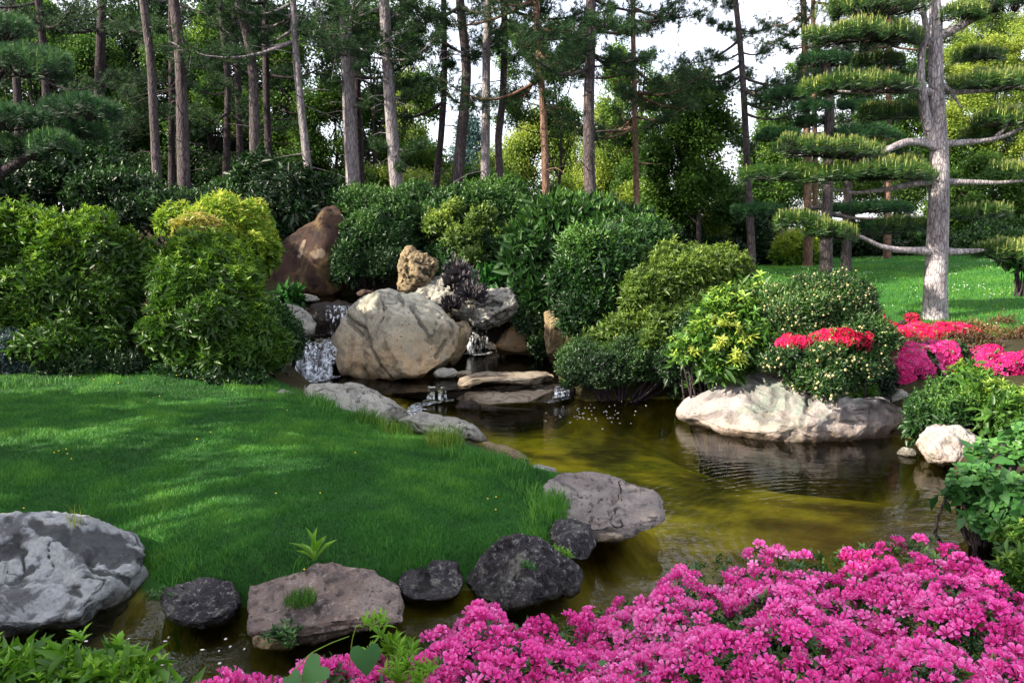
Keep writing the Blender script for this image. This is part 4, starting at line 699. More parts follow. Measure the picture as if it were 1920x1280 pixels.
PN = [ # label, pixels from foot to top, width, distance, bark, lowest foliage, branches, low boughs
 ('dark thin pine trunk nearest the upper left corner', [(40, 330), (30, 120), (22, 0)], 16, 21, 'dark', 5.5, 14, ()),
 ('dark pine trunk second from the left edge, seen above the shaded pine', [(92, 330), (85, 120), (72, 0)], 16, 20, 'dark', 5.5, 14, ()),
 ('stout dark pine trunk left of the slanting grey-brown one', [(180, 360), (187, 150), (192, 0)], 20, 21, 'dark', 5, 16, ()),
 ('slanting grey-brown pine trunk whose foot ends behind the yellow-green shrub crown', [(298, 405), (290, 250), (283, 110), (268, 0)], 17, 16.5, 'grey', 6.2, 8, ((310, 60),)),
 ('thick brown pine trunk with a slight bend right of the slanting trunk', [(345, 362), (342, 200), (338, 100), (326, 0)], 23, 17, 'grey', 6, 12, ()),
 ('dark trunk hidden behind the thick brown pine', [(322, 370), (322, 150), (320, 0)], 12, 22, 'dark', 5, 16, ()),
 ('slim dark pine trunk between the thick brown pine and the curved one', [(424, 330), (428, 150), (412, 0)], 13, 21, 'dark', 5, 16, ()),
 ('dark pine trunk left of the curved pine', [(452, 340), (446, 150), (440, 30), (436, -30)], 13, 22, 'dark', 4.6, 16, ()),
 ('curved grey-brown pine trunk leaning left at the top', [(480, 378), (477, 280), (476, 150), (466, 70), (444, 0)], 19, 17, 'grey', 6.2, 9, ((430, 110),)),
 ('dark straight pine trunk just right of the curved pine', [(507, 375), (500, 200), (497, 0)], 14, 18.5, 'dark', 5.4, 12, ()),
 ('slim pale pine trunk leaning left above the rust-brown slab', [(582, 352), (566, 220), (556, 120), (549, 0)], 15, 17, 'pale', 6.0, 21, ((585, 60), (510, 30))),
 ('thick pale pine trunk standing close before a dark one', [(664, 372), (657, 260), (652, 120), (645, 0)], 25, 17.5, 'pale', 5.8, 26, ((700, 190), (600, 150), (690, 80))),
 ('dark pine trunk half hidden behind the thick pale trunk', [(677, 372), (668, 200), (672, 0)], 17, 19.5, 'dark', 5.2, 26, ()),
 ('thick pale pine trunk with foliage clumps on its lower boughs', [(748, 385), (738, 290), (729, 170), (720, 0)], 24, 17, 'pale', 4.9, 28, ((790, 285), (700, 290), (770, 110), (790, 180), (745, 330), (800, 60))),
 ('thin dark trunk with a fork left of the leaning brown pine', [(815, 365), (826, 270), (834, 160), (832, 0)], 12, 18.5, 'dark', 5, 24, ((850, 130), (815, 90))),
 ('brown pine trunk curving left at its foot in the centre of the wood', [(856, 355), (866, 250), (876, 130), (862, 0)], 20, 17.5, 'grey', 6.0, 19, ((900, 120),)),
 ('straight pale pine trunk in the middle of the three centre trunks', [(910, 358), (911, 240), (912, 120), (915, 0)], 17, 17.3, 'pale', 6.6, 16, ()),
 ('thin kinked grey pine trunk right of the straight pale one', [(939, 365), (933, 260), (943, 190), (947, 60), (944, 0)], 14, 18, 'grey', 5.6, 19, ((975, 190), (980, 110))),
 ('slender reddish pine trunk lit on its left side', [(1026, 418), (1022, 300), (1016, 160), (1008, 80), (1005, 0)], 14, 16.5, 'red', 5.2, 31, ((1060, 100), (990, 160), (1045, 190), (960, 40))),
 ('sturdy grey pine trunk with a forked side limb at the right end of the hill', [(1110, 412), (1104, 300), (1104, 180), (1108, 70), (1107, 0)], 22, 16.5, 'grey', 5.4, 40, ((1160, 120), (1200, 60), (1060, 80), (1220, 110), (1150, 30))),
 ('thin dark pine trunk with bluish foliage right of the sturdy grey one', [(1195, 440), (1192, 300), (1189, 150), (1186, 0)], 11, 20, 'red', 4.0, 52, ((1230, 250), (1160, 180), (1240, 150), (1150, 110))),
 ('tall thin pine trunk standing free against the white sky', [(1410, 482), (1402, 330), (1395, 180), (1388, 80), (1379, 0)], 13, 21, 'grey', 5.0, 28, ((1320, 110), (1450, 110), (1350, 60), (1440, 60), (1330, 50), (1360, 150))),
 ('reddish pine trunk behind the small pruned pine', [(1515, 490), (1514, 350), (1512, 200), (1506, 0)], 14, 23, 'red', 5.6, 31, ((1470, 60), (1460, 100))),
 ('second reddish pine trunk close behind the small pruned pine', [(1530, 490), (1528, 250), (1524, 0)], 10, 24, 'red', 5.6, 26, ()),
 ('distant reddish pine trunk seen between the pruned pines', [(1664, 470), (1665, 300), (1668, 70), (1668, 0)], 12, 24, 'red', 5.4, 31, ((1700, 130), (1640, 140))),
]
for i_, (lab, pix, wd, d_, bk, zc0, nb_, low_) in enumerate(PN):
    pine(lab, pix, wd, d_, bk, 300 + i_, (zc0, 13.0), nb_, (.8, 2.4), 1.15, 'needle', low_)
# forked limb beside the sturdy grey pine
def tree(label, foot, top, wpx, d, crowns, nleaf, mat, seed, leaf=.085, bark='dark', trunk=10, thr=-.02, name='broadleaf_tree', group='leafy trees of the wood behind the pines', cat='tree', forks=4, hang=0, asp=.5):
    g = np.random.default_rng(seed); b = D(*foot, d); gz = float(H(b[0], b[1])[0]); b[2] = min(b[2], gz); b0 = A(b[0], b[1], gz - .1)
    th = thing(name, (b[0], b[1], gz), label, cat, group); tb = MB(); e = D(*top, d); mid = (b0 + e) / 2 + A(g.normal(0, .15), 0, 0)
    Q = tube(tb, [b0, mid, e], M(trunk, d) / 2, M(trunk, d) / 6, 8, 16, .08, .2, seed)
    Ls = []
    for cx, cy, rx, ry in crowns: Ls.append((D(cx, cy, d), A(M(rx, d), M(rx, d) * .75, M(ry, d))))
    for c, r_ in Ls:
        for _ in range(forks):
            j = g.integers(4, 13); u = rdir(1, g)[0] * r_ * .7; e2 = c + u; m_ = (Q[j] + e2) / 2 + g.normal(0, .1, 3) + A(0, 0, -.1)
            tube(tb, [Q[j], m_, e2], M(trunk, d) * .16 + .008, .006, 5, 8); 
            for _ in range(3): sticks(tb, m_ + (e2 - m_) * g.random(), e2 + g.normal(0, .35, 3), .010, .004)
    vol = np.array([r_.prod() ** (2 / 3) for c, r_ in Ls]); k = g.choice(len(Ls), nleaf * 3, p=vol / vol.sum()); C = np.array([l[0] for l in Ls]); S = np.array([l[1] for l in Ls])
    rr = g.random(nleaf * 3) ** .45; q = C[k] + rdir(nleaf * 3, g) * S[k] * rr[:, None]
    q = q[(fbm(q * 1.25 + seed, 3) > thr) & (q[:, 2] > gz + .2)][:nleaf // 3]
    cl = 6; q = np.repeat(q, cl, 0) + g.normal(0, leaf * 1.25, (len(q) * cl, 3)) * A(1, 1, 1 + hang)
    r = np.clip(.5 + .45 * perlin(q * .9 + seed) + g.normal(0, .13, len(q)), 0, 1)
    mb = MB(); X_ = rdir(len(q), g) * A(1, 1, .6) + A(0, 0, -.3 - hang); leaves(mb, q, X_, rdir(len(q), g) + A(0, 0, .8), leaf * g.uniform(.7, 1.25, len(q)), leaf * asp * 1.6 * g.uniform(.8, 1.2, len(q)), r)
    mb.build('crown', LM[mat], th, False); tb.build('trunk', BM[bark], th); return th
T = tree
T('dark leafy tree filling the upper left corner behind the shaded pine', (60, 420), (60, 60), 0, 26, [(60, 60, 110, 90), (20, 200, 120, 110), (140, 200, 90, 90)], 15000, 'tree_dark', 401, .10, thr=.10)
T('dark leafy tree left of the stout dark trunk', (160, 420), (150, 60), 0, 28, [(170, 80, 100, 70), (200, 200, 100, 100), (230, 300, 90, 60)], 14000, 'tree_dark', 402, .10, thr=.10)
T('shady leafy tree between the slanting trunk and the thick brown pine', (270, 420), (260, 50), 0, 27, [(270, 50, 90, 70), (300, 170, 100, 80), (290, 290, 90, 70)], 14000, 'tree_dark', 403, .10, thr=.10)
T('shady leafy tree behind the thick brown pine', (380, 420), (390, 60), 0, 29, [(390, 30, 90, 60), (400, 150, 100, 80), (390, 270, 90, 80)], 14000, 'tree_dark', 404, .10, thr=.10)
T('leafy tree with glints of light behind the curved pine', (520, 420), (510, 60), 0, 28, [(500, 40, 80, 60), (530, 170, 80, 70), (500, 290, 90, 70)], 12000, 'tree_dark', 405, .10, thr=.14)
T('thin many-stemmed leafy tree behind the rust-brown slab', (615, 400), (620, 150), 0, 24, [(610, 190, 55, 60), (600, 280, 60, 60), (640, 340, 60, 30)], 12000, 'tree_mid', 406, .08, trunk=6, thr=.08, forks=7)
T('sunlit leafy tree seen between the two thick pale trunks', (700, 400), (700, 160), 0, 30, [(700, 180, 50, 50), (695, 280, 60, 60), (790, 320, 60, 50)], 13000, 'tree_mid', 407, .10, thr=.05)
T('pale weeping birch between the thick pale pine and the thin dark trunk', (775, 400), (770, 120), 0, 34, [(770, 180, 38, 45), (760, 240, 40, 45)], 9000, 'tree_gold', 408, .09, hang=1.2, thr=.05)
T('distant blue-green conifer seen left of the centre pines', (880, 380), (878, 210), 0, 45, [(880, 250, 26, 40), (882, 300, 42, 45), (800, 300, 25, 40)], 9000, 'tree_blue', 409, .11, name='conifer', cat='tree', thr=-.2)
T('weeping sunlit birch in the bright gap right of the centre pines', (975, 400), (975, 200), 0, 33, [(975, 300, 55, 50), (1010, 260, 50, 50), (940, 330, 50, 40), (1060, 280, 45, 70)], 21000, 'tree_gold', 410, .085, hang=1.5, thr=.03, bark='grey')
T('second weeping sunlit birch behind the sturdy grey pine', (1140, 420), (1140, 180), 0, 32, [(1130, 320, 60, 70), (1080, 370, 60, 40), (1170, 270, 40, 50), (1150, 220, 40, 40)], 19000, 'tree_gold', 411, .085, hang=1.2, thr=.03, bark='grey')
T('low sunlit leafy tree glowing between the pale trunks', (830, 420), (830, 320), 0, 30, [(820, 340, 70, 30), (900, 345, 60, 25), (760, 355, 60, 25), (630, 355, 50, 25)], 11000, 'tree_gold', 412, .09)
T('thin-trunked dark deciduous tree left of the free-standing pine', (1310, 485), (1290, 170), 0, 23, [(1290, 190, 70, 55), (1250, 260, 60, 60), (1330, 260, 60, 60), (1290, 340, 80, 50), (1240, 330, 50, 40)], 24000, 'tree_mid', 413, .085, trunk=10, thr=.02)
T('slim dark tree with two bare stems behind the olive shrub', (1285, 480), (1270, 300), 0, 24, [(1250, 390, 60, 40), (1340, 380, 60, 40)], 9000, 'tree_mid', 414, .085, trunk=8)
T('dark leafy tree in the shade right of the free-standing pine', (1440, 480), (1450, 260), 0, 27, [(1440, 290, 50, 50), (1430, 370, 60, 50), (1390, 420, 50, 30)], 14000, 'tree_mid', 415, .09, thr=.03)
T('bright leafy tree behind the small pruned pine', (1600, 460), (1600, 150), 0, 32, [(1600, 150, 70, 50), (1620, 260, 80, 70), (1560, 350, 80, 60), (1680, 350, 70, 60), (1640, 60, 60, 40)], 32000, 'tree_mid', 416, .08, thr=.05)
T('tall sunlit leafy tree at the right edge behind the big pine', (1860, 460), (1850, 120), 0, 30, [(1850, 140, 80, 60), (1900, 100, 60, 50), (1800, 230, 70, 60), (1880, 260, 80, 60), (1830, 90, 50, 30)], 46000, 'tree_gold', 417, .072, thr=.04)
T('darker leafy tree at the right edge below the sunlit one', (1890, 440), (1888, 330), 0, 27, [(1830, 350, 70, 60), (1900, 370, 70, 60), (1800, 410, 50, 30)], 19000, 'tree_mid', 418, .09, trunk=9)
T('leafy tree peeping between big pine trunk and right edge boughs', (1825, 440), (1830, 350), 0, 26, [(1790, 390, 50, 50), (1850, 420, 50, 26)], 9000, 'tree_mid', 419, .09, trunk=7)
T('distant leafy tree behind the dark bush at the lawn end', (1440, 470), (1440, 380), 0, 34, [(1420, 440, 60, 30), (1350, 430, 60, 30), (1250, 430, 70, 30), (1180, 400, 60, 40)], 16000, 'tree_gold', 420, .10)
T('shady leafy tree low behind the two slim dark trunks', (450, 400), (450, 280), 0, 24, [(440, 330, 90, 35), (330, 320, 90, 40), (550, 330, 60, 40), (240, 330, 60, 40)], 20000, 'tree_dark', 421, .09)
T('sunlit leafy undergrowth tree right of the rust-brown slab, low among the trunks', (690, 410), (690, 330), 0, 26, [(620, 350, 60, 35), (700, 350, 60, 35), (780, 355, 50, 30)], 15000, 'tree_gold', 430, .075)
T('low leafy tree behind the three centre trunks', (890, 410), (890, 330), 0, 27, [(860, 345, 50, 34), (930, 350, 60, 34), (1000, 370, 50, 36)], 15000, 'tree_mid', 431, .075, thr=.02)
T('airy leafy tree high between the pale trunks', (700, 400), (690, 60), 0, 27, [(690, 60, 50, 60), (780, 60, 50, 60), (800, 170, 45, 60), (610, 60, 50, 60)], 15000, 'tree_mid', 432, .075, thr=.22, trunk=7)
T('airy leafy tree high behind the slender reddish pine', (1040, 400), (1030, 80), 0, 29, [(980, 90, 50, 60), (1060, 100, 60, 60), (1040, 220, 50, 50), (950, 200, 40, 40)], 14000, 'tree_mid', 433, .075, thr=.22, trunk=7)
T('airy leafy tree behind the thin bluish pine', (1210, 430), (1210, 120), 0, 28, [(1180, 140, 60, 60), (1230, 200, 50, 60), (1160, 240, 50, 50), (1200, 330, 60, 50)], 17000, 'tree_mid', 434, .075, thr=.18, trunk=7)
T('bright young leafy tree at the end of the hill before the dark deciduous one', (1240, 460), (1240, 330), 0, 25, [(1200, 380, 50, 40), (1260, 410, 60, 40), (1330, 420, 60, 40), (1150, 400, 40, 30)], 16000, 'tree_gold', 435, .07, thr=.02)
T('leafy tree between the free-standing pine and the small pruned pine', (1470, 470), (1470, 200), 0, 29, [(1460, 230, 40, 60), (1480, 330, 50, 50), (1420, 340, 40, 40), (1510, 150, 40, 50)], 15000, 'tree_mid', 436, .075, thr=.10)
T('fine-leaved tree filling the gap behind the big pruned pine', (1700, 460), (1700, 200), 0, 30, [(1690, 220, 50, 60), (1720, 120, 40, 50), (1700, 330, 60, 60), (1780, 300, 50, 60)], 22000, 'tree_mid', 437, .08, thr=.02)
T('pale green tree high at the right edge behind the upper pine boughs', (1900, 440), (1900, 60), 0, 36, [(1880, 60, 60, 50), (1800, 100, 60, 50), (1920, 180, 60, 60), (1830, 20, 50, 40)], 26000, 'tree_gold', 438, .07, thr=.06)
T('leafy tree glinting behind the stout dark trunk', (100, 410), (110, 100), 0, 25, [(90, 120, 60, 60), (170, 130, 60, 60), (230, 200, 50, 60), (60, 40, 60, 40)], 15000, 'tree_mid', 439, .08, thr=.15)
T('leafy tree glinting left of the curved pine', (400, 410), (400, 100), 0, 25, [(390, 80, 60, 60), (420, 190, 60, 60), (350, 240, 50, 50), (310, 120, 40, 60)], 15000, 'tree_mid', 440, .08, thr=.15)
T('leafy tree glinting above the domed shrub', (540, 410), (530, 100), 0, 25, [(530, 100, 50, 60), (520, 230, 50, 60), (600, 200, 40, 60), (560, 320, 60, 40)], 14000, 'tree_mid', 441, .08, thr=.14)
# trees on the left that shade the lawn
g = np.random.default_rng(77)
for k_, (x, y, s) in enumerate([(-9.8, 5.6, .70), (-9.9, 2.9, .78), (-9.6, .4, .85), (-11.5, -2.8, 1.1), (-7.5, -3.4, .95)]):
    th = thing('broadleaf_tree', (x, y, .6), ['dense leafy tree just outside the left edge beside the lawn', 'dense leafy tree left of the picture, second nearest the hedge', 'leafy tree outside the left edge level with the stream', 'large leafy tree behind the viewer on the left', 'small leafy tree close behind the viewer on the left'][k_], 'tree', 'shade trees left of the lawn')
    tb = MB(); Q = tube(tb, [A(x, y, .4), A(x + .2, y, 4 * s), A(x, y + .2, 9 * s)], .2, .05, 8, 14)
    c0 = A(x, y, 6.8 * s); q = []
    for _ in range(9):
        c = c0 + rdir(1, g)[0] * A(1.7, 1.7, 2.2) * s; r_ = g.uniform(1.0, 1.6) * s; q.append(c + rdir(2600, g) * r_ * g.uniform(.5, 1, (2600, 1))); tube(tb, [Q[6], (Q[6] + c) / 2, c], .05, .01, 5, 6)
    q = np.concatenate(q); q = q[fbm(q * .8 + k_ * 9, 3) > -.02]; mb = MB(); leaves(mb, q, rdir(len(q), g), rdir(len(q), g) + A(0, 0, 1), np.full(len(q), .16), np.full(len(q), .11), g.random(len(q)))
    mb.build('crown', LM['tree_mid'], th, False); tb.build('trunk', BM['grey'], th)

# ------------------------------------------------------------------ cloud pruned pines
def pad(mb, wb, box, d, g, L=.105, W=.008, den=1.7, k=26, candle=.5, tilt=0, ty=.62, r0=.40):
    x0, y0, x1, y1 = box; c = D((x0 + x1) / 2, (y0 + y1) / 2 + (y1 - y0) * .18, d); rx = M((x1 - x0) / 2, d); rz = M((y1 - y0) / 2, d) * .62
    rx = max(.05, rx * 1.04 - L * .3); ry = max(rx * ty, .28); n = int(den * 330 * (rx * ry) + 90 * rx) + 16
    a = g.uniform(0, 6.28, n); rr = np.sqrt(g.random(n)) ; u = np.stack([np.cos(a) * rr, np.sin(a) * rr], -1)
    edge = 1 + .16 * perlin(np.stack([np.cos(a) * 1.6 + c[0], np.sin(a) * 1.6, rr * 0 + 2.2 + c[2]], -1)) * 2
    x = u[:, 0] * rx * edge; y = u[:, 1] * ry * edge; z = rz * (np.sqrt(np.maximum(0, 1 - rr ** 2)) * 1.0 - .35) + .10 * rz * g.normal(size=n) + .05 * perlin(np.stack([x * 3, y * 3, x * 0 + c[2]], -1)) * 2 + x * tilt
    q = c + np.stack([x, y, z], -1); nrm = unit(np.stack([x / rx ** 2 * rz * .5, y / ry ** 2 * rz * .5, np.full(n, .6)], -1) + g.normal(0, .16, (n, 3)))
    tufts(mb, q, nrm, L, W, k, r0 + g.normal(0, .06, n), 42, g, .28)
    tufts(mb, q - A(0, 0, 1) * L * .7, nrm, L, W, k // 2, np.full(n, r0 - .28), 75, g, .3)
    m = g.random(n) < candle; cq = q[m]; s = g.uniform(.6, 1.25, len(cq)) * L * 1.1; up = unit(nrm[m] * .35 + A(0, 0, 1))
    sticks(mb, cq, cq + up * s[:, None], .010, .004, .93)
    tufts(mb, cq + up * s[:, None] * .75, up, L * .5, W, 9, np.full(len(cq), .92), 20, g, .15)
    # twigs underneath
    m = max(16, n // 8); i = g.choice(n, m); sticks(wb, np.repeat(c[None] - A(0, 0, rz * .75), m, 0) + A(1, 0, 0) * (x[i] * .45)[:, None] + A(0, 0, 1) * (x[i] * tilt * .5)[:, None], q[i] - A(0, 0, L * .6), .014, .006)
    return c
def pruned(label, trunk, wpx, d, bark, boughs, pads, seed, mat, w2, ds=0.0, **kw):
    g = np.random.default_rng(seed); pts = [D(x, y, d) for x, y in trunk]; b = pts[0].copy(); gz = float(H(b[0], b[1])[0]); b[2] = gz - .12; pts.insert(0, b)
    th = thing('cloud_pruned_pine', (b[0], b[1], gz), label, 'pine tree'); tb = MB(); Q = tube(tb, pts, M(wpx, d) / 2 * 1.0, M(w2, d) / 2, 22, 70, .10, .16, seed)
    tb.build('trunk', BM[bark], th)
    for bp in boughs:
        r0, pix, *dd = bp; n = len(pix); e = dd[0] if dd else ds; bb = MB(); path = [D(x, y, d + e * (j / (n - 1))) for j, (x, y) in enumerate(pix)]
        tube(bb, path, M(r0, d) / 2, M(r0, d) / 6, 9, 4 * n + 4, .16, .25, seed + r0); bb.build('branch', BM[bark if r0 > 8 else bark], th)
    for pd in pads:
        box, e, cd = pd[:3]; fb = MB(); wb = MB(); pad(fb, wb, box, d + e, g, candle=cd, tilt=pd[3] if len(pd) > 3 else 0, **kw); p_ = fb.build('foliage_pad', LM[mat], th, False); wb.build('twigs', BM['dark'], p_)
    return th
pruned('big cloud-pruned pine with a silvery trunk standing on the far lawn', [(1752, 600), (1754, 540), (1757, 470), (1760, 380), (1761, 290), (1757, 200), (1754, 120), (1756, 60), (1750, -60), (1755, -260)], 43, 13.2, 'pine',
 [(20, [(1752, 275), (1735, 215), (1726, 150), (1728, 95), (1738, 55), (1728, 10), (1722, -60)], -.2),
  (13, [(1738, 75), (1712, 60), (1678, 50), (1640, 38), (1600, 20)], -.3), (11, [(1740, 82), (1700, 76), (1650, 76), (1590, 76)], -.3),
  (13, [(1752, 178), (1728, 166), (1690, 168), (1640, 174), (1570, 172)], -.2), (16, [(1756, 277), (1725, 266), (1700, 266), (1672, 276), (1645, 292), (1600, 290), (1540, 278)], -.5),
  (12, [(1756, 340), (1715, 345), (1660, 356), (1600, 362), (1540, 350)], -.3), (16, [(1750, 474), (1720, 470), (1680, 468), (1650, 462), (1622, 448), (1598, 438)], -.5),
  (16, [(1760, 68), (1785, 58), (1815, 42), (1845, 25), (1868, -4), (1890, -40)], -.2), (10, [(1764, 160), (1785, 174), (1830, 172), (1890, 165), (1960, 160)], 0), (8, [(1785, 173), (1795, 190), (1802, 202)], 0),
  (13, [(1764, 270), (1800, 268), (1850, 264), (1885, 255), (1915, 240), (1960, 225)], 0), (9, [(1862, 262), (1880, 245), (1895, 228)], 0), (12, [(1768, 340), (1820, 342), (1870, 343), (1960, 335)], 0), (15, [(1765, 472), (1795, 472), (1822, 471), (1860, 468)], 0)],
 [((1545, -25, 1742, 32), -.3, .8), ((1508, 38, 1722, 82), -.3, .9), ((1505, 128, 1702, 176), -.2, .5), ((1463, 244, 1652, 300), -.5, .9, -.10), ((1395, 300, 1580, 338), -.1, .1), ((1520, 296, 1762, 340), -.4, .35),
  ((1640, 288, 1740, 318), .1, .5), ((1450, 382, 1560, 432), -.6, .6, -.12), ((1500, 400, 1612, 450), -.7, .7, -.1), ((1768, -5, 1850, 38), -.2, .8), ((1830, -30, 1960, 25), -.1, .5), ((1786, 122, 1960, 172), 0, .55), ((1830, 192, 1960, 240), 0, .9), ((1855, 300, 1960, 326), 0, .95), ((1822, 430, 1960, 492), .1, .5), ((1700, -120, 1800, -60), -.2, .5), ((1600, 190, 1730, 226), .5, .4), ((1590, 262, 1700, 288), .5, .3), ((1790, 84, 1880, 112), .4, .5), ((1800, 232, 1900, 262), .4, .5), ((1786, 376, 1900, 408), .3, .4), ((1640, 400, 1740, 430), .3, .4), ((1600, 96, 1700, 122), .4, .4)],
 501, 'pad', 10)
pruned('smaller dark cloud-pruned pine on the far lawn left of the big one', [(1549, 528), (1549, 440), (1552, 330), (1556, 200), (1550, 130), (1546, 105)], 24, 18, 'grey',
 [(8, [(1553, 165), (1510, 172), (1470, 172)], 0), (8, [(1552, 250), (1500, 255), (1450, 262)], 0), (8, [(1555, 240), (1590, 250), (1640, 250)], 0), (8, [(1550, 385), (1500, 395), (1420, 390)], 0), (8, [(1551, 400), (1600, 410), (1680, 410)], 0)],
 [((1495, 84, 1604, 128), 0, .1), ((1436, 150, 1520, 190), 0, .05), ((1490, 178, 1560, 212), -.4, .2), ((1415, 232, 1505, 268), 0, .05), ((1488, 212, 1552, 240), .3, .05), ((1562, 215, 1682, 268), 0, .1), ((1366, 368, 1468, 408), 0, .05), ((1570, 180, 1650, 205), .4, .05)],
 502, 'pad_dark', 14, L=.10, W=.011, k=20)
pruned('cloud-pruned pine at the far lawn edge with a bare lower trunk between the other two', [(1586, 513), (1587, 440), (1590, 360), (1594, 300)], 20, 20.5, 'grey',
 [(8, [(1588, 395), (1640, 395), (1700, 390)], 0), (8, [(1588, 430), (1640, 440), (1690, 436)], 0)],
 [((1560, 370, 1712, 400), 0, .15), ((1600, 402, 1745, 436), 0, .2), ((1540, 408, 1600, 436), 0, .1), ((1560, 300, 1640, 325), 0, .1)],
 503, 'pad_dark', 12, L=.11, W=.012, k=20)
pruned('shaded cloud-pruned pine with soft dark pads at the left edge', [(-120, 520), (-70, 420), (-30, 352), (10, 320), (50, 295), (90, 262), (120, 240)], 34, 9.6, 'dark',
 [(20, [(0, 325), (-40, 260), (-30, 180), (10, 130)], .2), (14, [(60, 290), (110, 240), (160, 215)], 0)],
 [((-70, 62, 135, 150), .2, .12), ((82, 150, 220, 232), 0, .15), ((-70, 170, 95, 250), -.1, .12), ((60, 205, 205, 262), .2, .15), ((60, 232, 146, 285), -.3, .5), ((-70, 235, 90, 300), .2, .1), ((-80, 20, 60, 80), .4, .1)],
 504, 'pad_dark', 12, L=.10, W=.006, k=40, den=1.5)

# ------------------------------------------------------------------ grass
def blades(mb, xy, h, w, r, lean=.35, g=rng, z=None):
    n = len(xy); z0 = H(xy[:, 0], xy[:, 1]) if z is None else z; b = np.stack([xy[:, 0], xy[:, 1], z0 - .005], -1)
    a = g.uniform(0, 6.28, n); o = np.stack([np.cos(a), np.sin(a), a * 0], -1); fa = g.uniform(0, 3.14, n); s = np.stack([np.cos(fa), np.sin(fa) * .4, fa * 0], -1)
    l = g.uniform(.1, 1, n) * lean; m = b + A(0, 0, .55) * h[:, None] + o * (l * h * .35)[:, None]; t = b + A(0, 0, 1) * (h * (1 - l * .25))[:, None] + o * (l * h * 1.05)[:, None]
    w = np.broadcast_to(w, n)[:, None] * .5; V = np.stack([b - s * w, b + s * w, m + s * w * .8, m - s * w * .8, t], 1).reshape(-1, 3)
    f = np.array([[0, 1, 2], [0, 2, 3], [3, 2, 4]]); mb.add(V, (f[None] + (np.arange(n) * 5)[:, None, None]).reshape(-1, 3), np.repeat(np.clip(r, 0, 1), 5))
g = np.random.default_rng(90)
def lawnpts(n, lo, hi):
    q = np.stack([g.uniform(-7.6, 1.2, n * 3), 4.1 + 6.6 * g.random(n * 3) ** 1.45], -1); s = sdist(q, LAWN); p_ = np.minimum(sdist(q, POOL), sdist(q, MIDP)); k = (s > lo) & (s < hi) & (p_ > .03); k[k] &= H(q[k, 0], q[k, 1]) > .05; return q[k][:n], s[k][:n]
q, s = lawnpts(330000, -9, .30); pn = perlin(np.stack([q[:, 0] * 1.1, q[:, 1] * 1.6, q[:, 0] * 0 + 1.7], -1)); p2 = perlin(np.stack([q[:, 0] * 4, q[:, 1] * 4, q[:, 0] * 0 + 5.7], -1))
mb = MB(); blades(mb, q, .032 + .018 * pn + .030 * np.maximum(p2, -.5) + g.uniform(0, .014, len(q)) + .03 * smooth((s + .35) / .4), .0045, .42 + .42 * pn + .34 * p2 + g.normal(0, .15, len(q)), .9, g)
tag(mb.build('lawn_grass', LM['grass'], None, False), None, None, None, 'stuff')
q, s = lawnpts(26000, -.30, .34); mb = MB(); cl = smooth((perlin(np.stack([q[:, 0] * 3, q[:, 1] * 3, q[:, 0] * 0], -1)) + .3) / .6)
blades(mb, q, g.uniform(.06, .14, len(q)) * (.4 + .9 * cl) * np.where(q[:, 1] < 5.6, 1.25, 1), .005, .55 + .2 * cl + g.normal(0, .14, len(q)), 1.0, g)
tag(mb.build('edge_grass', LM['grass'], None, False), None, None, None, 'stuff')
def tuft(label, px, py, z, n, rad, h, mat, name='grass_tuft', w=.006, lean=.8, base=None, rr=.5):
    c = base if base is not None else P(px, py, z); aa = g.uniform(0, 6.28, n); xy = c[:2] + np.stack([np.cos(aa), np.sin(aa)], -1) * (g.random(n) ** .6 * rad * 1.5)[:, None]; mb = MB(); zz = np.full(n, c[2]) if base is not None else H(xy[:, 0], xy[:, 1])
    blades(mb, xy, g.uniform(.4, 1, n) * h, w, rr + g.normal(0, .18, n), lean, g, zz)
    o = mb.build(name, LM[mat], None, False, origin=(c[0], c[1], c[2])); return tag(o, label, 'grass')
tuft('tallest seeding grass tuft by the flat shore stone, tipped with straw yellow', 832, 822, .3, 420, .11, .34, 'tallgrass', rr=.6)
tuft('light green grass tuft left of the seeding one, before the flat shore stone', 745, 800, .3, 380, .12, .28, 'tallgrass', rr=.5)
tuft('grass tuft growing at the front of the long pale pitted rock', 690, 785, .3, 330, .12, .26, 'tallgrass', rr=.4)
tuft('grass tuft beside the left end of the long pale pitted rock', 605, 762, .32, 380, .14, .24, 'grass', rr=.6)
tuft('dark grass tuft between the stump-like rock and the long pale rock', 560, 745, .33, 380, .13, .22, 'grass', rr=.5)
tuft('grass tuft hanging over the low brown shore stones', 915, 860, .3, 380, .13, .20, 'grass', rr=.6)
tuft('long grass tuft at the point of the lawn by the layered rock', 1045, 945, .28, 420, .13, .20, 'grass', rr=.6)
tuft('long grass tuft above the black speckled rock', 950, 1040, .32, 380, .12, .19, 'grass', rr=.55)
tuft('long grass tuft above the small white-capped stone', 740, 1085, .32, 330, .14, .15, 'grass', rr=.5)
tuft('long grass tuft beside the whitish rock in the lower left', 290, 1060, .36, 420, .15, .20, 'grass', rr=.6)
tuft('long grass tuft above the small dark pitted stone', 400, 1095, .34, 330, .14, .15, 'grass', rr=.5)
tuft('fine green grass tuft growing on top of the flat-topped slab', 0, 0, 0, 420, .06, .10, 'tallgrass', rr=.35, base=D(562, 1128, 4.28), w=.004)
tuft('dry thin grass stalks on top of the whitish rock', 0, 0, 0, 36, .05, .16, 'tallgrass', rr=.9, base=D(140, 985, 4.9), w=.004)
q = np.stack([g.uniform(3, 24, 420000), g.uniform(9, 27, 420000)], -1); k = sdist(q, RLAWN) < .05; q = q[k][:150000]; pn = perlin(np.stack([q[:, 0] * .7, q[:, 1] * .7, q[:, 0] * 0 + 1.7], -1))
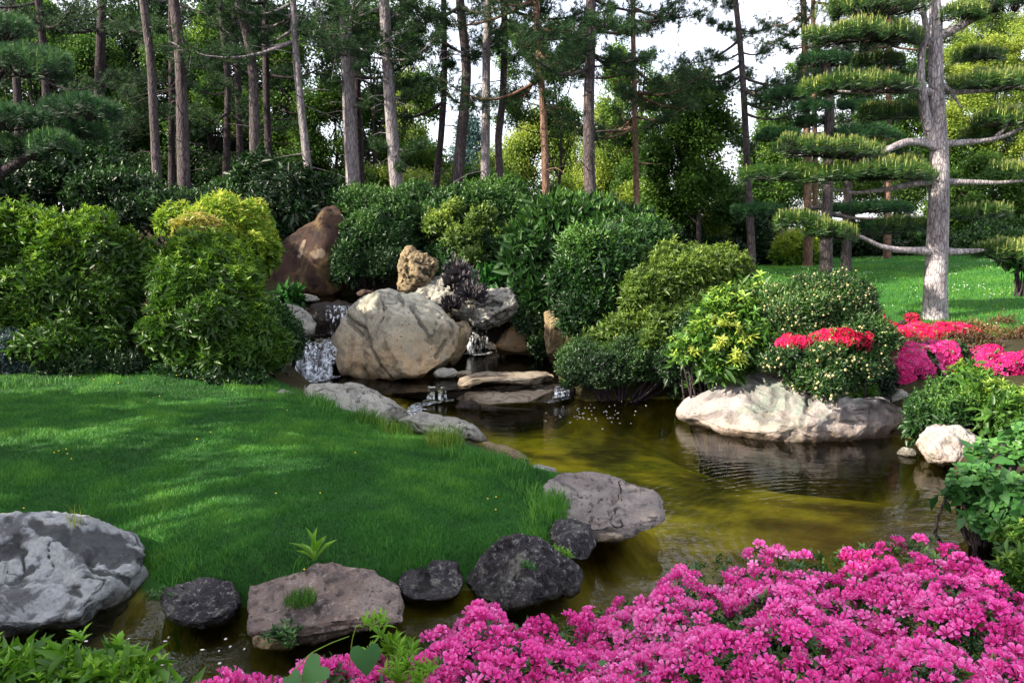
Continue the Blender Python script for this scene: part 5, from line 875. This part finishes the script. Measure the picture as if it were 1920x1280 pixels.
mb = MB(); blades(mb, q, .05 + .02 * pn + g.uniform(0, .03, len(q)), .012, .6 + .25 * pn + g.normal(0, .14, len(q)), .8, g); tag(mb.build('far_lawn_grass', LM['grass'], None, False), None, None, None, 'stuff')
k = g.choice(len(q), 16000); d_ = q[k]; d_ = d_[fbm(np.stack([d_[:, 0] * .9, d_[:, 1] * .9, d_[:, 0] * 0 + 7.7], -1), 3) > .22][:1500]
tv, tf = ico(1); V_, F_ = inst(tv, tf, np.stack([d_[:, 0], d_[:, 1], H(d_[:, 0], d_[:, 1]) + .075], -1), np.tile(np.eye(3), (len(d_), 1, 1)), np.tile(A(.011, .011, .006), (len(d_), 1)))
tag(mesh('lawn_daisies', V_, F_, simple('white_daisy', (.75, .75, .72))), None, None, None, 'stuff')
q, s = lawnpts(9000, -9, .3); k = fbm(np.stack([q[:, 0] * 2, q[:, 1] * 2, q[:, 0] * 0 + 9.7], -1), 2) > .45; q = q[k][:40]
V_, F_ = inst(tv, tf, np.stack([q[:, 0], q[:, 1], H(q[:, 0], q[:, 1]) + .07], -1), np.tile(np.eye(3), (len(q), 1, 1)), np.tile(A(.007, .007, .005), (len(q), 1)))
tag(mesh('lawn_buttercups', V_, F_, simple('yellow_buttercup', (.75, .60, .04))), None, None, None, 'stuff')
# broad-leaved weeds
def weed(label, c, n, L, W, mat, phi=50, name='broad_leaved_weed', t=LEAF6, ns=1, rad=0.0, r=.6, up=1.0, cat='plant'):
    c = A(*c); q = c + np.clip(g.normal(0, rad, (ns, 3)), -rad * 1.3, rad * 1.3) * A(1, 1, .4) if rad else np.tile(c, (ns, 1)); mb = MB(); ax = unit(rdir(ns, g) * (1 - up) + A(0, 0, 1)) if up < 1 else np.tile(A(0, 0, 1), (ns, 1))
    rosettes(mb, q, ax, n, phi, np.full(ns, L), W, np.full(ns, r), t, g=g); o = mb.build(name, LM[mat], None, False, origin=c); return tag(o, label, cat)
weed('upright plantain-like weed with broad leaves behind the flat-topped slab', P(590, 1052, .38), 11, .17, .24, 'forewhorl', 38)
weed('small leafy weeds growing out of the front corner of the flat-topped slab', D(530, 1190, 3.95), 7, .04, .45, 'laurel', 60, ns=36, rad=.055, r=.5)
weed('little green weed on the black speckled rock', D(990, 1065, 4.6), 7, .04, .3, 'round', 50, ns=8, rad=.03)
weed('small weeds in the cleft between the black rock and the mossy block', D(1055, 1040, 4.95), 7, .04, .3, 'forewhorl', 50, ns=12, rad=.04)
weed('small weeds in the gap right of the whitish rock', D(305, 1120, 4.5), 7, .035, .4, 'laurel', 60, ns=30, rad=.05)
weed('small fern frond hanging under the dark bush by the lavender rock', D(1290, 728, 9.8), 14, .13, .12, 'rhodo', 75, name='fern', r=.3)

# ------------------------------------------------------------------ foreground azaleas
SIL = np.array([(380, 1285, 2.3), (410, 1262, 2.4), (440, 1248, 2.5), (500, 1258, 2.55), (560, 1240, 2.6), (620, 1232, 2.65), (680, 1236, 2.7), (740, 1225, 2.75), (790, 1196, 2.85), (830, 1172, 2.95), (860, 1180, 3.0), (905, 1130, 3.1), (960, 1150, 3.1), (1030, 1160, 3.15),
                (1100, 1142, 3.2), (1170, 1118, 3.25), (1230, 1095, 3.3), (1290, 1042, 3.35), (1330, 1030, 3.35), (1375, 1048, 3.35), (1425, 1016, 3.35), (1480, 1030, 3.35), (1540, 1024, 3.35), (1600, 1018, 3.35), (1650, 1022, 3.3), (1700, 1000, 3.3), (1735, 990, 3.25),
                (1780, 1015, 3.2), (1830, 1048, 3.1), (1870, 1075, 3.0), (1905, 1110, 2.9), (1930, 1165, 2.8), (1990, 1230, 2.7)], float)
def azsurf(px, t):            # t = 0 on the far rim, 1 under the lower picture edge
    ys = np.interp(px, SIL[:, 0], SIL[:, 1]) + 10; df = np.interp(px, SIL[:, 0], SIL[:, 2])
    y = ys + (1420 - ys) * t; d = df + (1.75 - df) * t
    r = np.stack([(px - 960) / FPX, _c - (y - 640) / FPX * _s, -(y - 640) / FPX * _c - _s], -1); q = A(0, 0, CAMZ) + r * (d / r[:, 1])[:, None]
    n = fbm(q * 3.3, 2); q[:, 2] += (n - .15) * .07 * smooth(t * 8 + .25) * 1.5; return q
def aznorm(px, t):
    a = azsurf(px + 12, t) - azsurf(px - 12, t); b = azsurf(px, t + .02) - azsurf(px, t - .02); n = unit(np.cross(b, a)); n[n[:, 2] < 0] *= -1; n = unit(n + A(0, 0, .15)); 
    rim = np.exp(-t * 14)[:, None]; return unit(n + A(0, .9, .1) * rim)
g = np.random.default_rng(91); tmpl = []
for k_ in range(6):
    m = g.integers(5, 8); a = np.arange(m) * 2.4 + g.uniform(0, 6); ti = np.where(np.arange(m) == 0, .1, g.uniform(.6, 1.15, m)); dr = np.stack([np.cos(a) * np.sin(ti), np.sin(a) * np.sin(ti), np.cos(ti)], -1)
    mb = MB(); V, F = inst(FL[0], FL[1], dr * .016, frames(dr + g.normal(0, .15, dr.shape), rdir(m, g)), g.uniform(.8, 1.15, m) * .0345); V += g.normal(0, .0007, V.shape)
    mb.add(V, F, np.repeat(np.clip(g.normal(.52, .20, m), 0, 1), len(FL[0])) + np.tile(np.array([-.55, .0, .0, -.2, .16, .16, .0, .28] * 5), m))
    # stamens
    sv = np.repeat(dr, 4, 0); st = unit(sv + g.normal(0, .22, sv.shape)); sticks(mb, sv * .016, sv * .016 + st * .030, .0006, .0005, .98); tmpl.append((np.concatenate(mb.V), np.concatenate(mb.F), np.concatenate(mb.r)))
AZ = [('low straggling pink azalea at the bottom of the picture left of the main mass', 380, 850, 480), ('pink azalea mound in the middle of the foreground with heart-shaped leaves in it', 850, 1390, 800), ('largest and brightest pink azalea mound filling the lower right corner', 1390, 1990, 1150)]
for lab, x0, x1, n in AZ:
    px = g.uniform(x0, x1, n * 3); t = g.random(n * 3) ** .8; q = azsurf(px, t); nr = aznorm(px, t)
    hole = fbm(q * 4.2 + 31, 2) if x0 > 400 else fbm(q * 4.2 + 31, 2) - .02; k = hole > -.30; px, t, q, nr = px[k], t[k], q[k], nr[k]
    # thin out to even spacing
    keep = []; cell = {}
    for j in range(len(q)):
        c_ = tuple(np.floor(q[j] / .041).astype(int)); near = False
        for dx in (-1, 0, 1):
            for dy in (-1, 0, 1):
                for dz in (-1, 0, 1):
                    for m in cell.get((c_[0] + dx, c_[1] + dy, c_[2] + dz), ()):
                        if ((q[m] - q[j]) ** 2).sum() < .041 ** 2: near = True; break
        if not near: keep.append(j); cell.setdefault(c_, []).append(j)
    px, t, q, nr = px[keep], t[keep], q[keep], nr[keep]; cen = q.mean(0); gz = float(H(cen[0], cen[1])[0])
    th = thing('azalea_bush', (cen[0], cen[1], gz), lab, 'azalea', 'pink azaleas in the foreground')
    yy = np.interp(px, SIL[:, 0], SIL[:, 1]); yy = yy + (1420 - yy) * t; vis = yy < 1275; order = np.argsort(q[:, 1] + 9 * (~vis)); first = {}
    Rn = frames(rdir(len(q), g), nr)
    for j in order[:100]:
        ti_ = int(g.integers(0, 6)); V, F, r_ = tmpl[ti_]
        if ti_ not in first: 
            o = mesh('flower_cluster', V + BASE[th.name], F, LM['pink'], th, {'rnd': np.clip(r_, 0, 1)}, True); first[ti_] = o
        else: o = first[ti_].copy(); COL.objects.link(o); o.parent = th
        M4 = Matrix(Rn[j].tolist()).to_4x4(); M4.translation = Vector(q[j] - BASE[th.name]); o.matrix_local = M4
    mb = MB(); rest = order[100:]; ti_ = g.integers(0, 6, len(rest)); off = .5 * perlin(q * 2.0 + 40)
    for k_ in range(6):
        jj = rest[ti_ == k_]; V, F, r_ = tmpl[k_]; VV, FF = inst(V, F, q[jj], Rn[jj], g.uniform(.85, 1.12, len(jj))); mb.add(VV, FF, np.clip(np.tile(r_, len(jj)) + np.repeat(off[jj], len(V)) * .5 + np.repeat(g.normal(0, .10, len(jj)), len(V)), 0, 1))
    tag(mb.build('flower_clusters', LM['pink'], th, True), None, None, None, 'stuff')
    # leaves: between the flowers and in the depth of the bush
    m = n * 5; px = g.uniform(x0, x1, m); t = g.random(m) ** .8 - .03; q = azsurf(px, np.maximum(t, 0)) - A(0, 0, 1) * (g.random(m) ** 1.5 * .16 - .004)[:, None]; nr = aznorm(px, np.maximum(t, 0)); mb = MB()
    dr_ = g.random(m) < .15; q[dr_, 1] += .10; q[dr_, 2] -= g.uniform(.02, .4, dr_.sum())
    rosettes(mb, q, unit(nr + g.normal(0, .35, nr.shape)), 7, 62, np.full(m, .030) * g.uniform(.8, 1.3, m), .38, np.clip(g.normal(.5, .2, m), 0, 1), LEAF6, g=g); mb.build('leaves', LM['azleaf'], th, False)
    tb = MB()
    for _ in range(22):
        j = g.integers(0, len(q)); e = q[j] - A(0, 0, .06); b = A(cen[0] + (e[0] - cen[0]) * .35, cen[1] + (e[1] - cen[1]) * .35, gz - .05); tube(tb, [b, (b + e) / 2 + g.normal(0, .04, 3), e], .010, .003, 5, 7)
    tb.build('stem', BM['dark'], th)
# shoots and climbing leaves among the azaleas
def heart(L=1.0):
    o = np.array([(0, 0), (-.22, .25), (-.20, .48), (0, .60), (.30, .55), (.62, .34), (1.0, 0), (.62, -.34), (.30, -.55), (0, -.60), (-.20, -.48), (-.22, -.25)], float)
    V = np.array([(x, y, .10 * abs(y) * 1.6 - .10 * x * x) for x, y in o] + [(.3, 0, -.02)]) * L
    F = [(12, i + 0, (i + 1)) for i in range(11)] + [(12, 11, 0)]; return V, np.array(F)
HT = heart(); heartm = leafmat('bindweed_leaf', (.02, .09, .02), (.045, .17, .04), (.11, .30, .07), .4, .35, .4, 6)
def bindweed(label, lv, stem=None):
    c = D(*lv[0][:3]); th = thing('bindweed', (c[0], c[1], c[2] - .1), label, 'climbing plant')
    for (x, y, d, s, az, tilt) in lv:
        X_ = A(math.sin(az), -.35, -math.cos(az)); Z_ = A(.15, -.85, .55 + tilt); V, F = inst(HT[0], HT[1], D(x, y, d)[None], frames(X_[None], Z_[None]), np.array([s]))
        mesh('leaf', V, F, heartm, th, {'rnd': np.full(len(V), g.uniform(.35, .7))}, True)
    if stem:
        mb = MB()
        for s_ in stem: tube(mb, [D(*p_) for p_ in s_], .0025, .0015, 5, 14)
        mb.build('stem', LM['lime'], th)
bindweed('bindweed with two large dark heart-shaped leaves over the low pink azalea', [(685, 1218, 2.5, .085, .1, 0), (600, 1248, 2.4, .080, -.9, .2), (545, 1268, 2.35, .05, .8, .3)], [[(540, 1270, 2.4), (580, 1225, 2.45), (620, 1205, 2.5), (655, 1192, 2.5)], [(655, 1250, 2.5), (660, 1200, 2.5), (668, 1172, 2.5)]])
bindweed('bindweed with paler heart-shaped leaves lying on the middle pink azalea', [(958, 1180, 2.95, .055, .7, .2), (945, 1190, 2.93, .055, -.6, .0), (985, 1222, 2.8, .058, 1.2, .3)], [[(960, 1180, 2.95), (965, 1210, 2.9), (985, 1225, 2.8)]])
bindweed('single pale bindweed leaf low on the middle pink azalea', [(1125, 1252, 2.55, .05, 1.4, .4)])
weed('bright green lance-leaved shoots standing between the pink azaleas', D(735, 1225, 2.7), 9, .060, .22, 'forewhorl', 45, ns=22, rad=.05, name='leafy_shoots', r=.55, up=.5)
weed('leafy shoot with pointed leaves rising above the low pink azalea', D(700, 1175, 2.7), 9, .055, .24, 'forewhorl', 48, ns=4, rad=.02, name='leafy_shoot', r=.6, up=.6)
weed('bright leafy shoots at the lower edge under the lance-leaved shoots', D(770, 1262, 2.45), 9, .05, .22, 'forewhorl', 45, ns=22, rad=.05, name='leafy_shoots', r=.55, up=.5)
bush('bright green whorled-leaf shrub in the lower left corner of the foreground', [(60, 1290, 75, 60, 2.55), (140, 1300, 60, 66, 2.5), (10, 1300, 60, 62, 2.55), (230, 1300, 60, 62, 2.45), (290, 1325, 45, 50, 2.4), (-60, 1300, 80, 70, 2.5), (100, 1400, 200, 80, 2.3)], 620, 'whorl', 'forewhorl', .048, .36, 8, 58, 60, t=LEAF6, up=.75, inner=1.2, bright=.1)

# ------------------------------------------------------------------ falling water and foam
def fallmat(name, dens, scale=26):
    t = NT(name); n = t.noise(scale, 4, .7, t.pos((1, 1, .10)), .3); m = t.noise(scale * .35, 3, .6, t.pos((1, 1, .5)))
    a = t.math('MULTIPLY', t.rng(n, .62 - dens * .3, .80 - dens * .3), t.rng(m, .3, .55, .35, 1))
    p = t.pr((.80, .86, .92), .25, None, .6); tr = t.n('BsdfTransparent'); mx = t.n('MixShader'); t.l(a, mx.inputs[0]); t.l(tr.outputs[0], mx.inputs[1]); t.l(p, mx.inputs[2]); return t.done(mx.outputs[0])
FM1 = fallmat('thin_falling_water', .38); FM2 = fallmat('foaming_water', .62, 18); FM3 = fallmat('floating_foam', .45, 9)
def sheet(parent, top, bot, mat, name='water_sheet', n=26, m=26, push=.10, wob=.02):
    a = np.array([D(*p_) for p_ in top]); b = np.array([D(*p_) for p_ in bot]); a = resample(a, n); b = resample(b, n); t = np.linspace(0, 1, m)[:, None, None]
    V = a[None] * (1 - t) + b[None] * t; V = V + A(0, -1, 0) * push * np.sin(np.clip(t, 0, 1) * math.pi) + wob * fbm(V * 9 * A(1, 1, .4), 3)[..., None] * A(.3, -1.5, .3)
    i = np.arange(m - 1)[:, None] * n + np.arange(n - 1)[None]; F = np.stack([i, i + 1, i + n + 1, i + n], -1).reshape(-1, 4); return mesh(name, V.reshape(-1, 3), F, mat, parent)
def fall(label, c): p_ = D(*c); return thing('waterfall', tuple(p_), label, 'waterfall')
w_ = fall('upper waterfall dripping over the dark ledge below the rust-brown slab', (645, 625, 12.1)); sheet(w_, [(612, 572, 12.15), (668, 574, 12.1)], [(616, 628, 11.98), (664, 626, 11.98)], FM1); sheet(w_, [(640, 572, 12.10), (664, 574, 12.08)], [(640, 628, 11.92), (662, 626, 11.92)], FM1)
w_ = fall('foaming left cascade running down beside the huge tan boulder', (600, 705, 11.3)); sheet(w_, [(566, 633, 11.72), (640, 634, 11.72)], [(552, 712, 11.15), (622, 708, 11.2)], FM2, push=.08, wob=.09); sheet(w_, [(575, 655, 11.55), (600, 655, 11.5)], [(550, 714, 11.05), (594, 712, 11.05)], FM2, push=.06, wob=.08); sheet(w_, [(600, 634, 11.6), (626, 636, 11.55)], [(596, 708, 11.15), (612, 708, 11.1)], FM1, push=.05, wob=.06)
w_ = fall('thin right waterfall falling into the dark pool', (890, 660, 13.4)); sheet(w_, [(874, 606, 13.55), (912, 607, 13.5)], [(874, 662, 13.4), (920, 660, 13.35)], FM1); sheet(w_, [(880, 606, 13.5), (894, 607, 13.5)], [(878, 662, 13.35), (892, 662, 13.35)], FM1)
w_ = fall('twin little falls spilling from the middle pool into the pond', (820, 748, 10.5)); sheet(w_, [(803, 724, 10.62), (816, 725, 10.62)], [(800, 748, 10.42), (815, 749, 10.42)], FM2, push=.03); sheet(w_, [(821, 726, 10.62), (836, 726, 10.62)], [(822, 749, 10.42), (838, 748, 10.42)], FM2, push=.03)
w_ = fall('small trickle at the right end of the wide brown slab', (1055, 745, 10.5)); sheet(w_, [(1040, 724, 10.6), (1066, 722, 10.6)], [(1036, 746, 10.45), (1068, 742, 10.45)], FM2, push=.03)
def foam(pts, z, name, mat=FM3, grow=0):
    Q = poly(pts, z); lo, hi = Q.min(0), Q.max(0); st = .03; x, y = np.meshgrid(np.arange(lo[0], hi[0], st), np.arange(lo[1], hi[1], st)); v = np.stack([x, y, np.full_like(x, z + .008)], -1).reshape(-1, 3); nx_ = x.shape[1]
    v[:, 2] += .006 * perlin(v * 9); i = np.arange(x.shape[0] - 1)[:, None] * nx_ + np.arange(nx_ - 1)[None]; f = np.stack([i, i + 1, i + nx_ + 1, i + nx_], -1).reshape(-1, 4)
    f = f[sdist(v[f].mean(1)[:, :2], Q) < .02 * perlin(v[f].mean(1) * 12)]; u, inv = np.unique(f, return_inverse=True); return tag(mesh(name, v[u], inv.reshape(-1, 4), mat), None, None, None, 'stuff')
foam([(760, 772), (775, 758), (800, 750), (850, 747), (852, 752), (815, 757), (790, 765), (800, 768), (765, 783)], 0, 'foam', FM2)
foam([(545, 716), (552, 704), (600, 702), (640, 706), (600, 716), (575, 722)], .18, 'foam', FM2)
foam([(860, 664), (880, 657), (925, 656), (922, 664), (890, 667)], .18, 'foam', FM2)
foam([(1000, 752), (1040, 742), (1070, 740), (1072, 747), (1030, 756)], 0, 'foam', FM2)
g = np.random.default_rng(12); n = 60; xy = np.array([P(x, y, 0)[:2] for x, y in zip(g.normal(1110, 45, n), g.normal(775, 14, n))] + [P(x, y, 0)[:2] for x, y in zip(g.uniform(150, 480, 26), g.uniform(1195, 1270, 26))]); k = sdist(xy, POOL) < -.1; xy = xy[k]
V_, F_ = inst(*ico(1), np.stack([xy[:, 0], xy[:, 1], np.full(len(xy), .004)], -1), np.tile(np.eye(3), (len(xy), 1, 1)), np.stack([g.uniform(.005, .016, len(xy)), g.uniform(.005, .014, len(xy)), np.full(len(xy), .003)], -1))
tag(mesh('floating_petals', V_, F_, simple('pale_floating_petal', (.7, .68, .62))), None, None, None, 'stuff')
